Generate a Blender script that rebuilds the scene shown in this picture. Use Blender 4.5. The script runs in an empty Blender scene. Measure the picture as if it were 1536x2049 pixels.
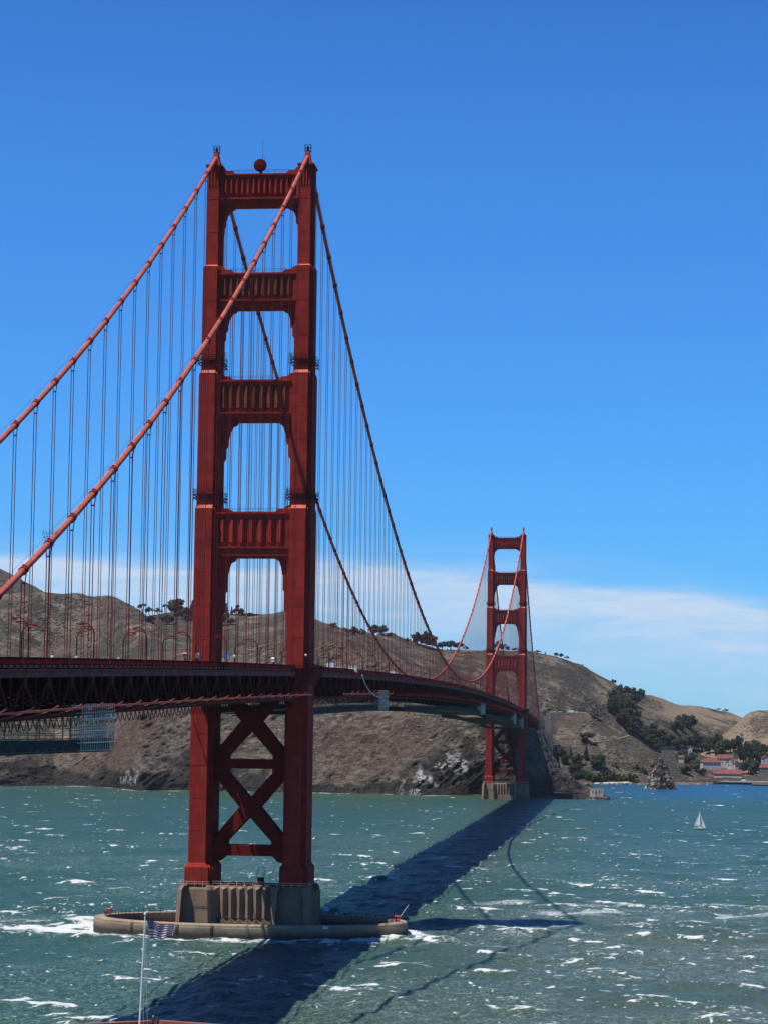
import bpy, bmesh, math, random
import numpy as np
from mathutils import Vector, Matrix
from mathutils.bvhtree import BVHTree

R = math.radians
random.seed(7)
scene = bpy.context.scene
COL = scene.collection

# ------------------------------------------------------------------ camera
# world: X east (across the bridge), Y north (along the bridge), Z up, water at 0,
# south tower at Y=0, north tower at Y=1280 (metres)
CAM = np.array([110.90, -652.43, 58.64]); YAW, PITCH, ROLL = -0.111888, 0.094875, 0.011992
FPX, PW, PH = 4538.4, 1536, 2049

def cam_axes():
    f = np.array([math.sin(YAW)*math.cos(PITCH), math.cos(YAW)*math.cos(PITCH), math.sin(PITCH)])
    r = np.array([math.cos(YAW), -math.sin(YAW), 0.0]); u = np.cross(r, f)
    return (r*math.cos(ROLL)+u*math.sin(ROLL), -r*math.sin(ROLL)+u*math.cos(ROLL), f)
AX_R, AX_U, AX_F = cam_axes()
cam_data = bpy.data.cameras.new("camera")
cam = bpy.data.objects.new("camera", cam_data); COL.objects.link(cam)
cam_data.sensor_fit = 'HORIZONTAL'; cam_data.sensor_width = 36.0
cam_data.lens = FPX/PW*36.0
cam_data.clip_start = 1.0; cam_data.clip_end = 60000.0
m = Matrix.Identity(4)
for i, a in enumerate((AX_R, AX_U, -AX_F)):
    for j in range(3): m[j][i] = a[j]
for j in range(3): m[j][3] = CAM[j]
cam.matrix_world = m
scene.camera = cam

# ------------------------------------------------------------------ light
SUN_DIR = Vector((-0.35, -0.245, 1.0)).normalized()          # towards the sun
SUN_EL = math.asin(SUN_DIR.z); SUN_AZ = math.atan2(SUN_DIR.x, SUN_DIR.y)
sd = bpy.data.lights.new("sun", 'SUN'); sd.energy = 5.0; sd.angle = R(0.5); sd.color = (1.0, 0.955, 0.89)
sun = bpy.data.objects.new("sun", sd); COL.objects.link(sun)
sun.rotation_euler = SUN_DIR.to_track_quat('Z', 'Y').to_euler(); sun.location = (0, 0, 600)

world = bpy.data.worlds.new("World"); scene.world = world; world.use_nodes = True
wt = world.node_tree; wt.nodes.clear()
def wn(t, **kw):
    n = wt.nodes.new(t)
    for k, v in kw.items(): setattr(n, k, v)
    return n
sky = wn('ShaderNodeTexSky', sky_type='NISHITA', sun_disc=False, sun_elevation=SUN_EL, sun_rotation=SUN_AZ,
         air_density=1.0, dust_density=0.1, ozone_density=3.0)
hs = wn('ShaderNodeMix', data_type='RGBA', blend_type='MULTIPLY')          # clear Pacific air: a deeper blue than the sky model's
hs.inputs['Factor'].default_value = 1.0; hs.inputs['B'].default_value = (0.33, 0.99, 1.85, 1)
wt.links.new(sky.outputs[0], hs.inputs['A'])
tc = wn('ShaderNodeTexCoord'); sep = wn('ShaderNodeSeparateXYZ'); wt.links.new(tc.outputs['Generated'], sep.inputs[0])
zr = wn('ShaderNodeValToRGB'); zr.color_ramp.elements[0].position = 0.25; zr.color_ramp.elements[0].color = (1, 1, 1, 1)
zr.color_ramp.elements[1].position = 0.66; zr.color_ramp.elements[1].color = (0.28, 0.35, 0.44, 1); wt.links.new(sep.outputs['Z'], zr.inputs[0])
zm = wn('ShaderNodeMix', data_type='RGBA', blend_type='MULTIPLY'); zm.inputs['Factor'].default_value = 1.0      # upper sky dimmed by hand to cut ambient light and deepen the blue
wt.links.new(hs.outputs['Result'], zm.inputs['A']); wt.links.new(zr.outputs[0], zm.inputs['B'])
mp = wn('ShaderNodeMapping'); mp.inputs['Scale'].default_value = (7, 7, 46); mp.inputs['Rotation'].default_value = (0, 0.06, 0)
wt.links.new(tc.outputs['Generated'], mp.inputs[0])
nz = wn('ShaderNodeTexNoise'); nz.inputs['Scale'].default_value = 1.6; nz.inputs['Detail'].default_value = 7; nz.inputs['Roughness'].default_value = 0.55
nz.inputs['Distortion'].default_value = 0.4
wt.links.new(mp.outputs[0], nz.inputs[0])
def wmath(op, a, b=None, c=None):
    n = wn('ShaderNodeMath', operation=op)
    for i, q in enumerate((a, b, c)):
        if q is None: continue
        if isinstance(q, (int, float)): n.inputs[i].default_value = q
        else: wt.links.new(q, n.inputs[i])
    return n.outputs[0]
# height in the sky, lifted and lowered by the noise; the bank sinks towards the east
hgt = wmath('ADD', sep.outputs['Z'], wmath('MULTIPLY', wmath('SUBTRACT', nz.outputs['Fac'], 0.5), -0.024))
hgt = wmath('ADD', hgt, wmath('MULTIPLY', wmath('MAXIMUM', wmath('ADD', sep.outputs['X'], 0.065), 0.0), 0.145))
nz2 = wn('ShaderNodeTexNoise'); nz2.inputs['Scale'].default_value = 2.6; nz2.inputs['Detail'].default_value = 8; nz2.inputs['Roughness'].default_value = 0.6
nz2.inputs['Distortion'].default_value = 0.8; wt.links.new(mp.outputs[0], nz2.inputs[0])
rp = wn('ShaderNodeValToRGB'); e = rp.color_ramp.elements
e[0].position = 0.0; e[0].color = (0.30,)*3+(1,)
e[1].position = 1.0; e[1].color = (0,)*3+(1,)
for pos, v in ((0.20, 0.36), (0.38, 0.52), (0.52, 0.80), (0.62, 0.98), (0.685, 0.92), (0.712, 0.42), (0.755, 0.12), (0.86, 0.0)):
    q = e.new(pos); q.color = (v, v, v, 1)
wt.links.new(wmath('MULTIPLY', hgt, 10.0), rp.inputs[0])
wisp = wmath('ADD', wmath('MULTIPLY', nz2.outputs['Fac'], 1.5), 0.12); wisp = wmath('MINIMUM', wmath('MAXIMUM', wisp, 0.35), 1.05)
cloud = wmath('MULTIPLY', rp.outputs[0], wisp)
mx = wn('ShaderNodeMix', data_type='RGBA'); wt.links.new(cloud, mx.inputs['Factor'])
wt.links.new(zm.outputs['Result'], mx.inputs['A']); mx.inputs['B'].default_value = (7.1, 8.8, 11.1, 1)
bg = wn('ShaderNodeBackground'); bg.inputs['Strength'].default_value = 0.082
wt.links.new(mx.outputs['Result'], bg.inputs[0])
wo = wn('ShaderNodeOutputWorld'); wt.links.new(bg.outputs[0], wo.inputs[0])

scene.view_settings.view_transform = 'Standard'; scene.view_settings.look = 'None'
scene.view_settings.exposure = 0.0; scene.view_settings.gamma = 1.0
scene.render.engine = 'CYCLES'
scene.cycles.max_bounces = 4; scene.cycles.diffuse_bounces = 2; scene.cycles.glossy_bounces = 2
scene.cycles.transmission_bounces = 2

# ------------------------------------------------------------------ helpers
def ray(x, y): return AX_F + (x-PW/2)/FPX*AX_R + (PH/2-y)/FPX*AX_U
def at_dist(x, y, D):
    d = ray(x, y); return CAM + d*(D/math.hypot(d[0], d[1]))
def horizon(x): return 1447.2 + 0.0120*x
def shore_dist(x, y): return 58.64*FPX/(y-horizon(x))

def tag(o, label=None, cat=None, group=None, kind=None):
    if label: o['label'] = label
    if cat: o['category'] = cat
    if group: o['group'] = group
    if kind: o['kind'] = kind
    return o
def empty(name, loc, label=None, cat=None, group=None):
    o = bpy.data.objects.new(name, None); COL.objects.link(o); o.location = loc
    o.empty_display_size = 1.0
    return tag(o, label, cat, group)
def kids(o): return [c for c in COL.objects if c.parent == o]
def copy_tree(o, parent=None):
    c = o.copy(); COL.objects.link(c); c.parent = parent
    for ch in list(o.children): copy_tree(ch, c)
    return c
ONES = ['', 'first', 'second', 'third', 'fourth', 'fifth', 'sixth', 'seventh', 'eighth', 'ninth', 'tenth', 'eleventh', 'twelfth',
        'thirteenth', 'fourteenth', 'fifteenth', 'sixteenth', 'seventeenth', 'eighteenth', 'nineteenth']
TENS = {2: ('twenty', 'twentieth'), 3: ('thirty', 'thirtieth'), 4: ('forty', 'fortieth'), 5: ('fifty', 'fiftieth'),
        6: ('sixty', 'sixtieth'), 7: ('seventy', 'seventieth'), 8: ('eighty', 'eightieth')}
def ordinal(n):
    if n < 20: return ONES[n]
    return TENS[n//10][1] if n % 10 == 0 else TENS[n//10][0]+'-'+ONES[n % 10]

class MB:
    def __init__(s): s.v = []; s.f = []
    def add(s, vs, fs):
        b = len(s.v); s.v += [tuple(map(float, q)) for q in vs]; s.f += [tuple(i+b for i in q) for q in fs]
    def box(s, x0, x1, y0, y1, z0, z1):
        s.add([(x0,y0,z0),(x1,y0,z0),(x1,y1,z0),(x0,y1,z0),(x0,y0,z1),(x1,y0,z1),(x1,y1,z1),(x0,y1,z1)],
              [(0,3,2,1),(4,5,6,7),(0,1,5,4),(1,2,6,5),(2,3,7,6),(3,0,4,7)])
    def loft(s, rings, cap=True):
        n = len(rings[0]); vs = [q for r in rings for q in r]; fs = []
        for k in range(len(rings)-1):
            for i in range(n):
                j = (i+1) % n; fs.append((k*n+i, k*n+j, (k+1)*n+j, (k+1)*n+i))
        if cap: fs.append(tuple(range(n))[::-1]); fs.append(tuple((len(rings)-1)*n+i for i in range(n)))
        s.add(vs, fs)
    def prism_xz(s, poly, y0, y1):      # outline in X,Z, thickness along Y
        s.loft([[(x, y0, z) for x, z in poly], [(x, y1, z) for x, z in poly]])
    def prism_xy(s, poly, z0, z1): s.loft([[(x, y, z0) for x, y in poly], [(x, y, z1) for x, y in poly]])
    def prism_yz(s, poly, x0, x1): s.loft([[(x0, y, z) for y, z in poly], [(x1, y, z) for y, z in poly]])
    def bar(s, p, q, w, h=None):
        h = h or w; p = Vector(p); q = Vector(q); d = (q-p).normalized()
        up = Vector((0, 0, 1)) if abs(d.z) < 0.95 else Vector((0, 1, 0))
        a = d.cross(up).normalized()*(w/2); b = a.cross(d).normalized()*(h/2)
        s.loft([[p-a-b, p+a-b, p+a+b, p-a+b], [q-a-b, q+a-b, q+a+b, q-a+b]])
    def tube(s, pts, r, n=8, cap=True):
        pts = [Vector(p) for p in pts]; rings = []
        rr = r if isinstance(r, (list, tuple)) else [r]*len(pts)
        for i, p in enumerate(pts):
            d = (pts[min(i+1, len(pts)-1)]-pts[max(i-1, 0)]).normalized()
            up = Vector((1, 0, 0)) if abs(d.x) < 0.9 else Vector((0, 0, 1))
            a = d.cross(up).normalized(); b = a.cross(d).normalized()
            rings.append([p+(a*math.cos(2*math.pi*k/n)+b*math.sin(2*math.pi*k/n))*rr[i] for k in range(n)])
        s.loft(rings, cap)
    def lathe(s, prof, cx=0, cy=0, n=16):
        s.loft([[(cx+r*math.cos(2*math.pi*k/n), cy+r*math.sin(2*math.pi*k/n), z) for k in range(n)] for r, z in prof])
    def build(s, name, mat, parent=None, org=(0, 0, 0), smooth=False, fix=True):
        me = bpy.data.meshes.new(name)
        ox, oy, oz = org
        me.from_pydata([(x-ox, y-oy, z-oz) for x, y, z in s.v], [], s.f)
        if fix:
            bm = bmesh.new(); bm.from_mesh(me); bmesh.ops.recalc_face_normals(bm, faces=bm.faces); bm.to_mesh(me); bm.free()
        me.materials.append(mat)
        if smooth: me.polygons.foreach_set('use_smooth', [True]*len(me.polygons))
        o = bpy.data.objects.new(name, me); COL.objects.link(o)
        if parent: o.parent = parent
        else: o.location = org
        return o

def grid_mesh(name, P, mat, attrs=None, smooth=True, extra=None):
    """P: (rows, cols, 3) array -> one mesh object, optional float attributes"""
    nr, nc = P.shape[:2]; V = P.reshape(-1, 3)
    i = np.arange(nr-1)[:, None]*nc + np.arange(nc-1)[None, :]
    Fq = np.stack([i, i+1, i+nc+1, i+nc], -1).reshape(-1, 4)
    if extra is not None:
        ev, ef = extra; Fq = np.concatenate([Fq, ef+len(V)]); V = np.concatenate([V, ev])
    me = bpy.data.meshes.new(name)
    me.vertices.add(len(V)); me.vertices.foreach_set('co', V.astype(np.float32).ravel())
    me.loops.add(Fq.size); me.loops.foreach_set('vertex_index', Fq.astype(np.int32).ravel())
    me.polygons.add(len(Fq)); me.polygons.foreach_set('loop_start', np.arange(0, Fq.size, 4, dtype=np.int32))
    me.polygons.foreach_set('use_smooth', np.full(len(Fq), smooth))
    me.update(calc_edges=True)
    for k, A in (attrs or {}).items():
        at = me.attributes.new(k, 'FLOAT', 'POINT'); A = A.ravel().astype(np.float32)
        if len(A) < len(V): A = np.concatenate([A, np.zeros(len(V)-len(A), np.float32)])
        at.data.foreach_set('value', A)
    me.materials.append(mat)
    o = bpy.data.objects.new(name, me); COL.objects.link(o)
    return o, V, Fq

def vnoise(x, y, z=0.0, seed=0):
    x, y, z = np.broadcast_arrays(np.asarray(x, float), np.asarray(y, float), np.asarray(z, float))
    xi, yi, zi = np.floor(x).astype(np.int64), np.floor(y).astype(np.int64), np.floor(z).astype(np.int64)
    fx, fy, fz = x-xi, y-yi, z-zi
    u, v, w = [t*t*t*(t*(t*6-15)+10) for t in (fx, fy, fz)]
    def h(a, b, c):
        n = (a*374761393 + b*668265263 + c*2147483647 + seed*1274126177) & 0xffffffff
        n = ((n ^ (n >> 13))*1274126177) & 0xffffffff
        n = ((n ^ (n >> 16))*2246822519) & 0xffffffff
        return ((n ^ (n >> 15)) & 0xffff)/65535.0
    def lx(b, c): return h(xi, b, c)*(1-u)+h(xi+1, b, c)*u
    def ly(c): return lx(yi, c)*(1-v)+lx(yi+1, c)*v
    return ly(zi)*(1-w)+ly(zi+1)*w
def fbm(x, y, z=0.0, o=4, seed=0, gain=0.5):
    s = 0; a = 1; t = 0
    for k in range(o):
        s = s+a*vnoise(x*2**k+17.3*k, y*2**k-9.1*k, z*2**k+4.7*k, seed+k); t += a; a *= gain
    return s/t
def ridged(x, y, z=0.0, o=4, seed=0):
    s = 0; a = 1; t = 0
    for k in range(o):
        s = s+a*(1-abs(2*vnoise(x*2**k+3.3*k, y*2**k+8.9*k, z*2**k, seed+k)-1)); t += a; a *= 0.5
    return s/t
def sstep(a, b, x):
    t = np.clip((x-a)/(b-a), 0, 1); return t*t*(3-2*t)

# ------------------------------------------------------------------ materials
class NT:
    def __init__(s, name):
        s.m = bpy.data.materials.new(name); s.m.use_nodes = True; s.t = s.m.node_tree
        s.p = s.t.nodes['Principled BSDF']; s.out = s.t.nodes['Material Output']
    def n(s, t, **kw):
        n = s.t.nodes.new(t)
        for k, v in kw.items(): setattr(n, k, v)
        return n
    def put(s, sock, v):
        if isinstance(v, bpy.types.NodeSocket): s.t.links.new(v, sock)
        elif isinstance(v, (tuple, list)): sock.default_value = tuple(v)+((1,) if len(v) == 3 and sock.type == 'RGBA' else ())
        else: sock.default_value = v
    def coord(s, scale=(1, 1, 1), kind='Object', rot=(0, 0, 0)):
        c = s.n('ShaderNodeTexCoord'); mp = s.n('ShaderNodeMapping'); s.t.links.new(c.outputs[kind], mp.inputs[0])
        mp.inputs['Scale'].default_value = scale; mp.inputs['Rotation'].default_value = rot; return mp.outputs[0]
    def noise(s, co, scale, detail=5, rough=0.55, dist=0.0):
        n = s.n('ShaderNodeTexNoise'); s.t.links.new(co, n.inputs['Vector']); n.inputs['Scale'].default_value = scale
        n.inputs['Detail'].default_value = detail; n.inputs['Roughness'].default_value = rough; n.inputs['Distortion'].default_value = dist
        return n.outputs['Fac']
    def ramp(s, f, pts):
        r = s.n('ShaderNodeValToRGB'); el = r.color_ramp.elements
        while len(el) < len(pts): el.new(0.5)
        for q, (pos, c) in zip(el, pts):
            q.position = pos; q.color = tuple(c)+(1,) if isinstance(c, (tuple, list)) else (c, c, c, 1)
        s.put(r.inputs[0], f); return r.outputs[0]
    def mix(s, f, a, b, mode='MIX'):
        q = s.n('ShaderNodeMix', data_type='RGBA', blend_type=mode); s.put(q.inputs['Factor'], f); s.put(q.inputs['A'], a); s.put(q.inputs['B'], b)
        return q.outputs['Result']
    def math(s, op, a, b=None):
        q = s.n('ShaderNodeMath', operation=op); s.put(q.inputs[0], a)
        if b is not None: s.put(q.inputs[1], b)
        return q.outputs[0]
    def attr(s, name): 
        a = s.n('ShaderNodeAttribute', attribute_name=name); return a.outputs['Fac']
    def bump(s, h, strength=0.3, dist=0.1):
        b = s.n('ShaderNodeBump'); b.inputs['Strength'].default_value = strength; b.inputs['Distance'].default_value = dist
        s.put(b.inputs['Height'], h); s.t.links.new(b.outputs[0], s.p.inputs['Normal'])
    def base(s, c, rough=0.6, spec=0.5, metal=0.0):
        s.put(s.p.inputs['Base Color'], c); s.put(s.p.inputs['Roughness'], rough)
        s.p.inputs['Specular IOR Level'].default_value = spec; s.p.inputs['Metallic'].default_value = metal; return s.m

def simple(name, c, rough=0.6, var=0.25, scale=2.0, spec=0.5, metal=0.0):
    q = NT(name); n = q.noise(q.coord(), scale, 4)
    d = tuple(v*(1-var) for v in c); l = tuple(min(1, v*(1+var)) for v in c)
    return q.base(q.ramp(n, [(0.3, d), (0.7, l)]), rough, spec, metal)

def paint(name, c, dirt, amount=0.5):
    q = NT(name)
    streak = q.noise(q.coord((0.9, 0.9, 0.06)), 1.2, 5, 0.6)
    big = q.noise(q.coord((0.12, 0.12, 0.05)), 1.0, 4)
    fine = q.noise(q.coord((1, 1, 0.5)), 3.0, 4)
    col = q.mix(q.ramp(streak, [(0.35, 0.0), (0.75, amount)]), c, dirt)
    col = q.mix(q.ramp(big, [(0.3, 0.0), (0.75, 0.35)]), col, tuple(min(1, v*1.3+0.002) for v in c))
    col = q.mix(q.ramp(fine, [(0.45, 0.0), (0.8, 0.25)]), col, dirt)
    # riveted plates: each a slightly different age of paint, dark joints between
    tcn = q.n('ShaderNodeTexCoord'); sx = q.n('ShaderNodeSeparateXYZ'); q.t.links.new(tcn.outputs['Object'], sx.inputs[0]); cb = q.n('ShaderNodeCombineXYZ')
    q.put(cb.inputs['X'], q.math('ADD', sx.outputs['X'], q.math('MULTIPLY', sx.outputs['Y'], 0.93))); q.put(cb.inputs['Y'], sx.outputs['Z'])
    br = q.n('ShaderNodeTexBrick'); q.t.links.new(cb.outputs[0], br.inputs['Vector']); br.inputs['Scale'].default_value = 0.30
    br.inputs['Color1'].default_value = (0.80, 0.80, 0.80, 1); br.inputs['Color2'].default_value = (1.16, 1.16, 1.16, 1); br.inputs['Mortar'].default_value = (0.62, 0.60, 0.60, 1)
    br.inputs['Mortar Size'].default_value = 0.022; br.inputs['Brick Width'].default_value = 0.7; br.inputs['Row Height'].default_value = 0.85
    col = q.mix(0.75, col, br.outputs['Color'], 'MULTIPLY')
    return q.base(col, q.ramp(fine, [(0.3, 0.7), (0.7, 0.9)]), 0.03)

M = {}
M['paint'] = paint('orange_paint', (0.345, 0.036, 0.025), (0.18, 0.020, 0.016), 0.6)
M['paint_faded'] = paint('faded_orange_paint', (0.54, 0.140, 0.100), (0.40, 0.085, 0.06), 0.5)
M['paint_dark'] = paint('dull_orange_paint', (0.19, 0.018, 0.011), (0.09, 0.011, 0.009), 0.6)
M['net_lit_paint'] = paint('net_rail_lit_paint', (0.85, 0.20, 0.13), (0.6, 0.13, 0.08), 0.3)  # rail colour lightened so the shaded rail looks sunlit
M['primer'] = paint('brown_weathered_paint', (0.21, 0.047, 0.026), (0.11, 0.036, 0.019), 0.8)
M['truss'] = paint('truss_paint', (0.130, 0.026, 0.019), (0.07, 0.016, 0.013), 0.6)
M['girder'] = paint('dusty_girder_paint', (0.24, 0.090, 0.075), (0.12, 0.045, 0.038), 0.6)
M['rope'] = simple('rope_paint', (0.17, 0.022, 0.02), 0.7, 0.2, 0.3, 0.1)
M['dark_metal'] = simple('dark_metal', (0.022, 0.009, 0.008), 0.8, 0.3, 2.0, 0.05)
M['grey_metal'] = simple('grey_galvanised_metal', (0.74, 0.64, 0.50), 0.7, 0.25, 1.0, 0.1)
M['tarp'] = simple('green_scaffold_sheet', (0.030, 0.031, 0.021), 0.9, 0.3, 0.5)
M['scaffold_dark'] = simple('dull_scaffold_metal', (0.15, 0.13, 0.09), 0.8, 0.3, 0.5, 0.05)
M['rail_paint'] = paint('dark_rail_paint', (0.105, 0.012, 0.009), (0.06, 0.008, 0.007), 0.5)
M['white'] = simple('white_paint', (0.78, 0.78, 0.76), 0.45, 0.06)
M['glass'] = simple('dark_window_glass', (0.03, 0.035, 0.045), 0.12, 0.2)
M['asphalt'] = simple('asphalt', (0.055, 0.054, 0.055), 0.85, 0.3, 0.6)
M['walk'] = simple('sidewalk_concrete', (0.20, 0.17, 0.16), 0.8, 0.2, 0.6)
M['red_roof'] = simple('red_roof_tiles', (0.21, 0.060, 0.050), 0.9, 0.3, 0.5)
M['cream'] = simple('cream_render', (0.56, 0.50, 0.41), 0.8, 0.08, 0.4)
M['grey_wall'] = simple('grey_wall', (0.17, 0.155, 0.13), 0.8, 0.15, 0.4)
M['wood'] = simple('pier_timber', (0.055, 0.045, 0.04), 0.85, 0.35, 0.4)
M['bark'] = simple('bark', (0.09, 0.065, 0.05), 0.9, 0.3, 1.0)
M['skin'] = simple('skin', (0.48, 0.29, 0.21), 0.55, 0.05)
M['red_gear'] = simple('red_gear', (0.45, 0.05, 0.05), 0.5, 0.1)
M['blue_sign'] = simple('blue_sign', (0.03, 0.20, 0.52), 0.5, 0.05)
M['yellow'] = simple('yellow_paint', (0.65, 0.36, 0.06), 0.5, 0.1)
M['lens'] = simple('amber_lamp_glass', (0.55, 0.12, 0.06), 0.4, 0.1)
M['sail'] = simple('sail_cloth', (0.82, 0.82, 0.80), 0.8, 0.04, 0.3)
M['tyre'] = simple('rubber', (0.02, 0.02, 0.02), 0.8, 0.2)

def concrete():
    q = NT('pier_concrete'); streak = q.noise(q.coord((0.6, 0.6, 0.05)), 1.0, 6, 0.6); blot = q.noise(q.coord((0.25, 0.25, 0.3)), 1.0, 5)
    fine = q.noise(q.coord(), 1.6, 5)
    c = q.ramp(blot, [(0.3, (0.22, 0.145, 0.090)), (0.55, (0.30, 0.200, 0.122)), (0.75, (0.36, 0.255, 0.16))])
    c = q.mix(q.ramp(streak, [(0.4, 0.0), (0.75, 0.55)]), c, (0.16, 0.125, 0.10))
    c = q.mix(q.ramp(fine, [(0.4, 0.0), (0.8, 0.3)]), c, (0.34, 0.28, 0.22))
    # rust-red wash running down from the steel
    co = q.n('ShaderNodeTexCoord'); s3 = q.n('ShaderNodeSeparateXYZ'); q.t.links.new(co.outputs['Object'], s3.inputs[0])
    rust = q.math('MULTIPLY', q.ramp(q.noise(q.coord((0.35, 0.35, 0.04)), 1.3, 4), [(0.5, 0.0), (0.72, 0.55)]), 1.0)
    c = q.mix(rust, c, (0.27, 0.11, 0.075))
    q.bump(fine, 0.25, 0.15); return q.base(c, 0.9, 0.08)
M['concrete'] = concrete()
def fender_mat():
    q = NT('fender_concrete'); blot = q.noise(q.coord((0.15, 0.15, 0.5)), 1.0, 6, 0.6); fine = q.noise(q.coord(), 1.2, 5)
    g = q.n('ShaderNodeNewGeometry'); s = q.n('ShaderNodeSeparateXYZ'); q.t.links.new(g.outputs['Position'], s.inputs[0])
    c = q.ramp(blot, [(0.3, (0.26, 0.195, 0.13)), (0.6, (0.42, 0.325, 0.22)), (0.8, (0.58, 0.48, 0.36))])
    c = q.mix(q.ramp(fine, [(0.45, 0.0), (0.75, 0.45)]), c, (0.16, 0.14, 0.115))
    wet = q.ramp(q.math('ADD', q.math('MULTIPLY', s.outputs['Z'], 0.15), q.math('MULTIPLY', fine, 0.25)), [(0.25, 1.0), (0.6, 0.0)])
    c = q.mix(wet, c, (0.06, 0.052, 0.042))
    q.bump(fine, 0.3, 0.2); return q.base(c, 0.9, 0.08)
M['fender'] = fender_mat()

def hill_mat():
    q = NT('hill_ground')
    P = q.coord(kind='Generated'); O = q.coord()
    n_big = q.noise(O, 0.012, 5, 0.6, 0.6); n_mid = q.noise(O, 0.05, 6, 0.62, 0.4); n_fin = q.noise(O, 0.22, 6, 0.65)
    n_vf = q.noise(O, 0.7, 4, 0.7)
    st = q.noise(q.coord((0.05, 0.05, 0.16), rot=(0.35, 0.75, 0)), 1.0, 8, 0.7, 1.2)        # slanted rock strata
    grass = q.ramp(n_mid, [(0.30, (0.096, 0.075, 0.059)), (0.5, (0.178, 0.137, 0.106)), (0.72, (0.29, 0.23, 0.172))])
    scrub = q.ramp(n_fin, [(0.32, (0.036, 0.034, 0.026)), (0.55, (0.070, 0.060, 0.047)), (0.75, (0.120, 0.096, 0.073))])
    g = q.mix(q.ramp(q.math('ADD', q.math('MULTIPLY', n_mid, 0.5), q.math('MULTIPLY', n_fin, 0.5)), [(0.455, 0.0), (0.525, 1.0)]), scrub, grass)
    gl = q.noise(q.coord((0.030, 0.008, 0.016)), 1.0, 6, 0.62, 0.9)
    g = q.mix(q.ramp(q.math('ABSOLUTE', q.math('SUBTRACT', gl, 0.5)), [(0.0, 0.85), (0.03, 0.3), (0.06, 0.0)]), g, scrub)
    tr = q.noise(q.coord((0.010, 0.012, 0.035)), 1.0, 4, 0.55, 0.6)
    g = q.mix(q.ramp(q.math('ABSOLUTE', q.math('SUBTRACT', tr, 0.47)), [(0.0, 0.55), (0.004, 0.4), (0.007, 0.0)]), g, (0.30, 0.25, 0.18))
    g = q.mix(q.attr('scrub'), g, scrub)
    g = q.mix(q.ramp(n_big, [(0.52, 0.0), (0.66, 0.55)]), g, (0.17, 0.112, 0.082))
    g = q.mix(q.attr('tan'), g, q.ramp(n_fin, [(0.3, (0.19, 0.147, 0.094)), (0.7, (0.33, 0.26, 0.165))]))
    rock = q.ramp(st, [(0.26, (0.060, 0.050, 0.038)), (0.43, (0.165, 0.138, 0.102)), (0.55, (0.255, 0.212, 0.158)), (0.74, (0.38, 0.32, 0.245))])
    st2 = q.noise(q.coord((0.16, 0.16, 0.5), rot=(0.35, 0.75, 0)), 1.0, 7, 0.75, 1.5)
    rock = q.mix(q.ramp(n_fin, [(0.32, 0.45), (0.55, 0.0)]), rock, (0.065, 0.054, 0.043))
    def cracks(sc, w, rot, dist):
        n = q.noise(q.coord(sc, rot=rot), 1.0, 5, 0.6, dist); return q.ramp(q.math('ABSOLUTE', q.math('SUBTRACT', n, 0.5)), [(0.0, 1.0), (w*.4, 0.6), (w, 0.0)])
    ck = q.math('MAXIMUM', cracks((0.020, 0.030, 0.085), 0.020, (0.2, 0.66, 0), 1.2), q.math('MULTIPLY', cracks((0.06, 0.08, 0.24), 0.028, (0.2, 0.72, 0), 1.6), 0.75))
    ck = q.math('MULTIPLY', ck, q.ramp(n_mid, [(0.38, 0.25), (0.58, 1.0)]))
    rock = q.mix(q.ramp(st2, [(0.34, 0.6), (0.44, 0.0)]), rock, (0.034, 0.030, 0.027))
    rock = q.mix(ck, rock, (0.020, 0.018, 0.017))
    rock = q.mix(q.ramp(n_vf, [(0.60, 0.0), (0.72, 0.6)]), rock, (0.30, 0.26, 0.215))
    redr = q.ramp(n_fin, [(0.3, (0.095, 0.058, 0.043)), (0.7, (0.195, 0.120, 0.086))])
    rock = q.mix(q.math('MULTIPLY', q.attr('red'), q.ramp(n_mid, [(0.35, 0.35), (0.6, 1.0)])), rock, redr)
    c = q.mix(q.attr('rock'), g, rock)
    dk = q.ramp(n_fin, [(0.35, (0.018, 0.018, 0.018)), (0.7, (0.075, 0.066, 0.055))])
    c = q.mix(q.attr('wet'), c, dk)
    c = q.mix(q.math('MULTIPLY', q.attr('guano'), q.ramp(q.math('ADD', q.math('MULTIPLY', n_fin, 0.5), q.math('MULTIPLY', n_vf, 0.5)), [(0.47, 0.0), (0.53, 1.0)])), c, (0.62, 0.60, 0.56))
    q.bump(q.math('ADD', q.math('ADD', q.math('MULTIPLY', st, 1.0), q.math('MULTIPLY', n_fin, 0.8)), q.math('SUBTRACT', q.math('MULTIPLY', st2, q.math('MULTIPLY', q.attr('rock'), 0.8)), q.math('MULTIPLY', ck, q.math('MULTIPLY', q.attr('rock'), 0.6)))), 1.0, 3.5)
    return q.base(c, 0.95, 0.1)
M['hill'] = hill_mat()

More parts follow.
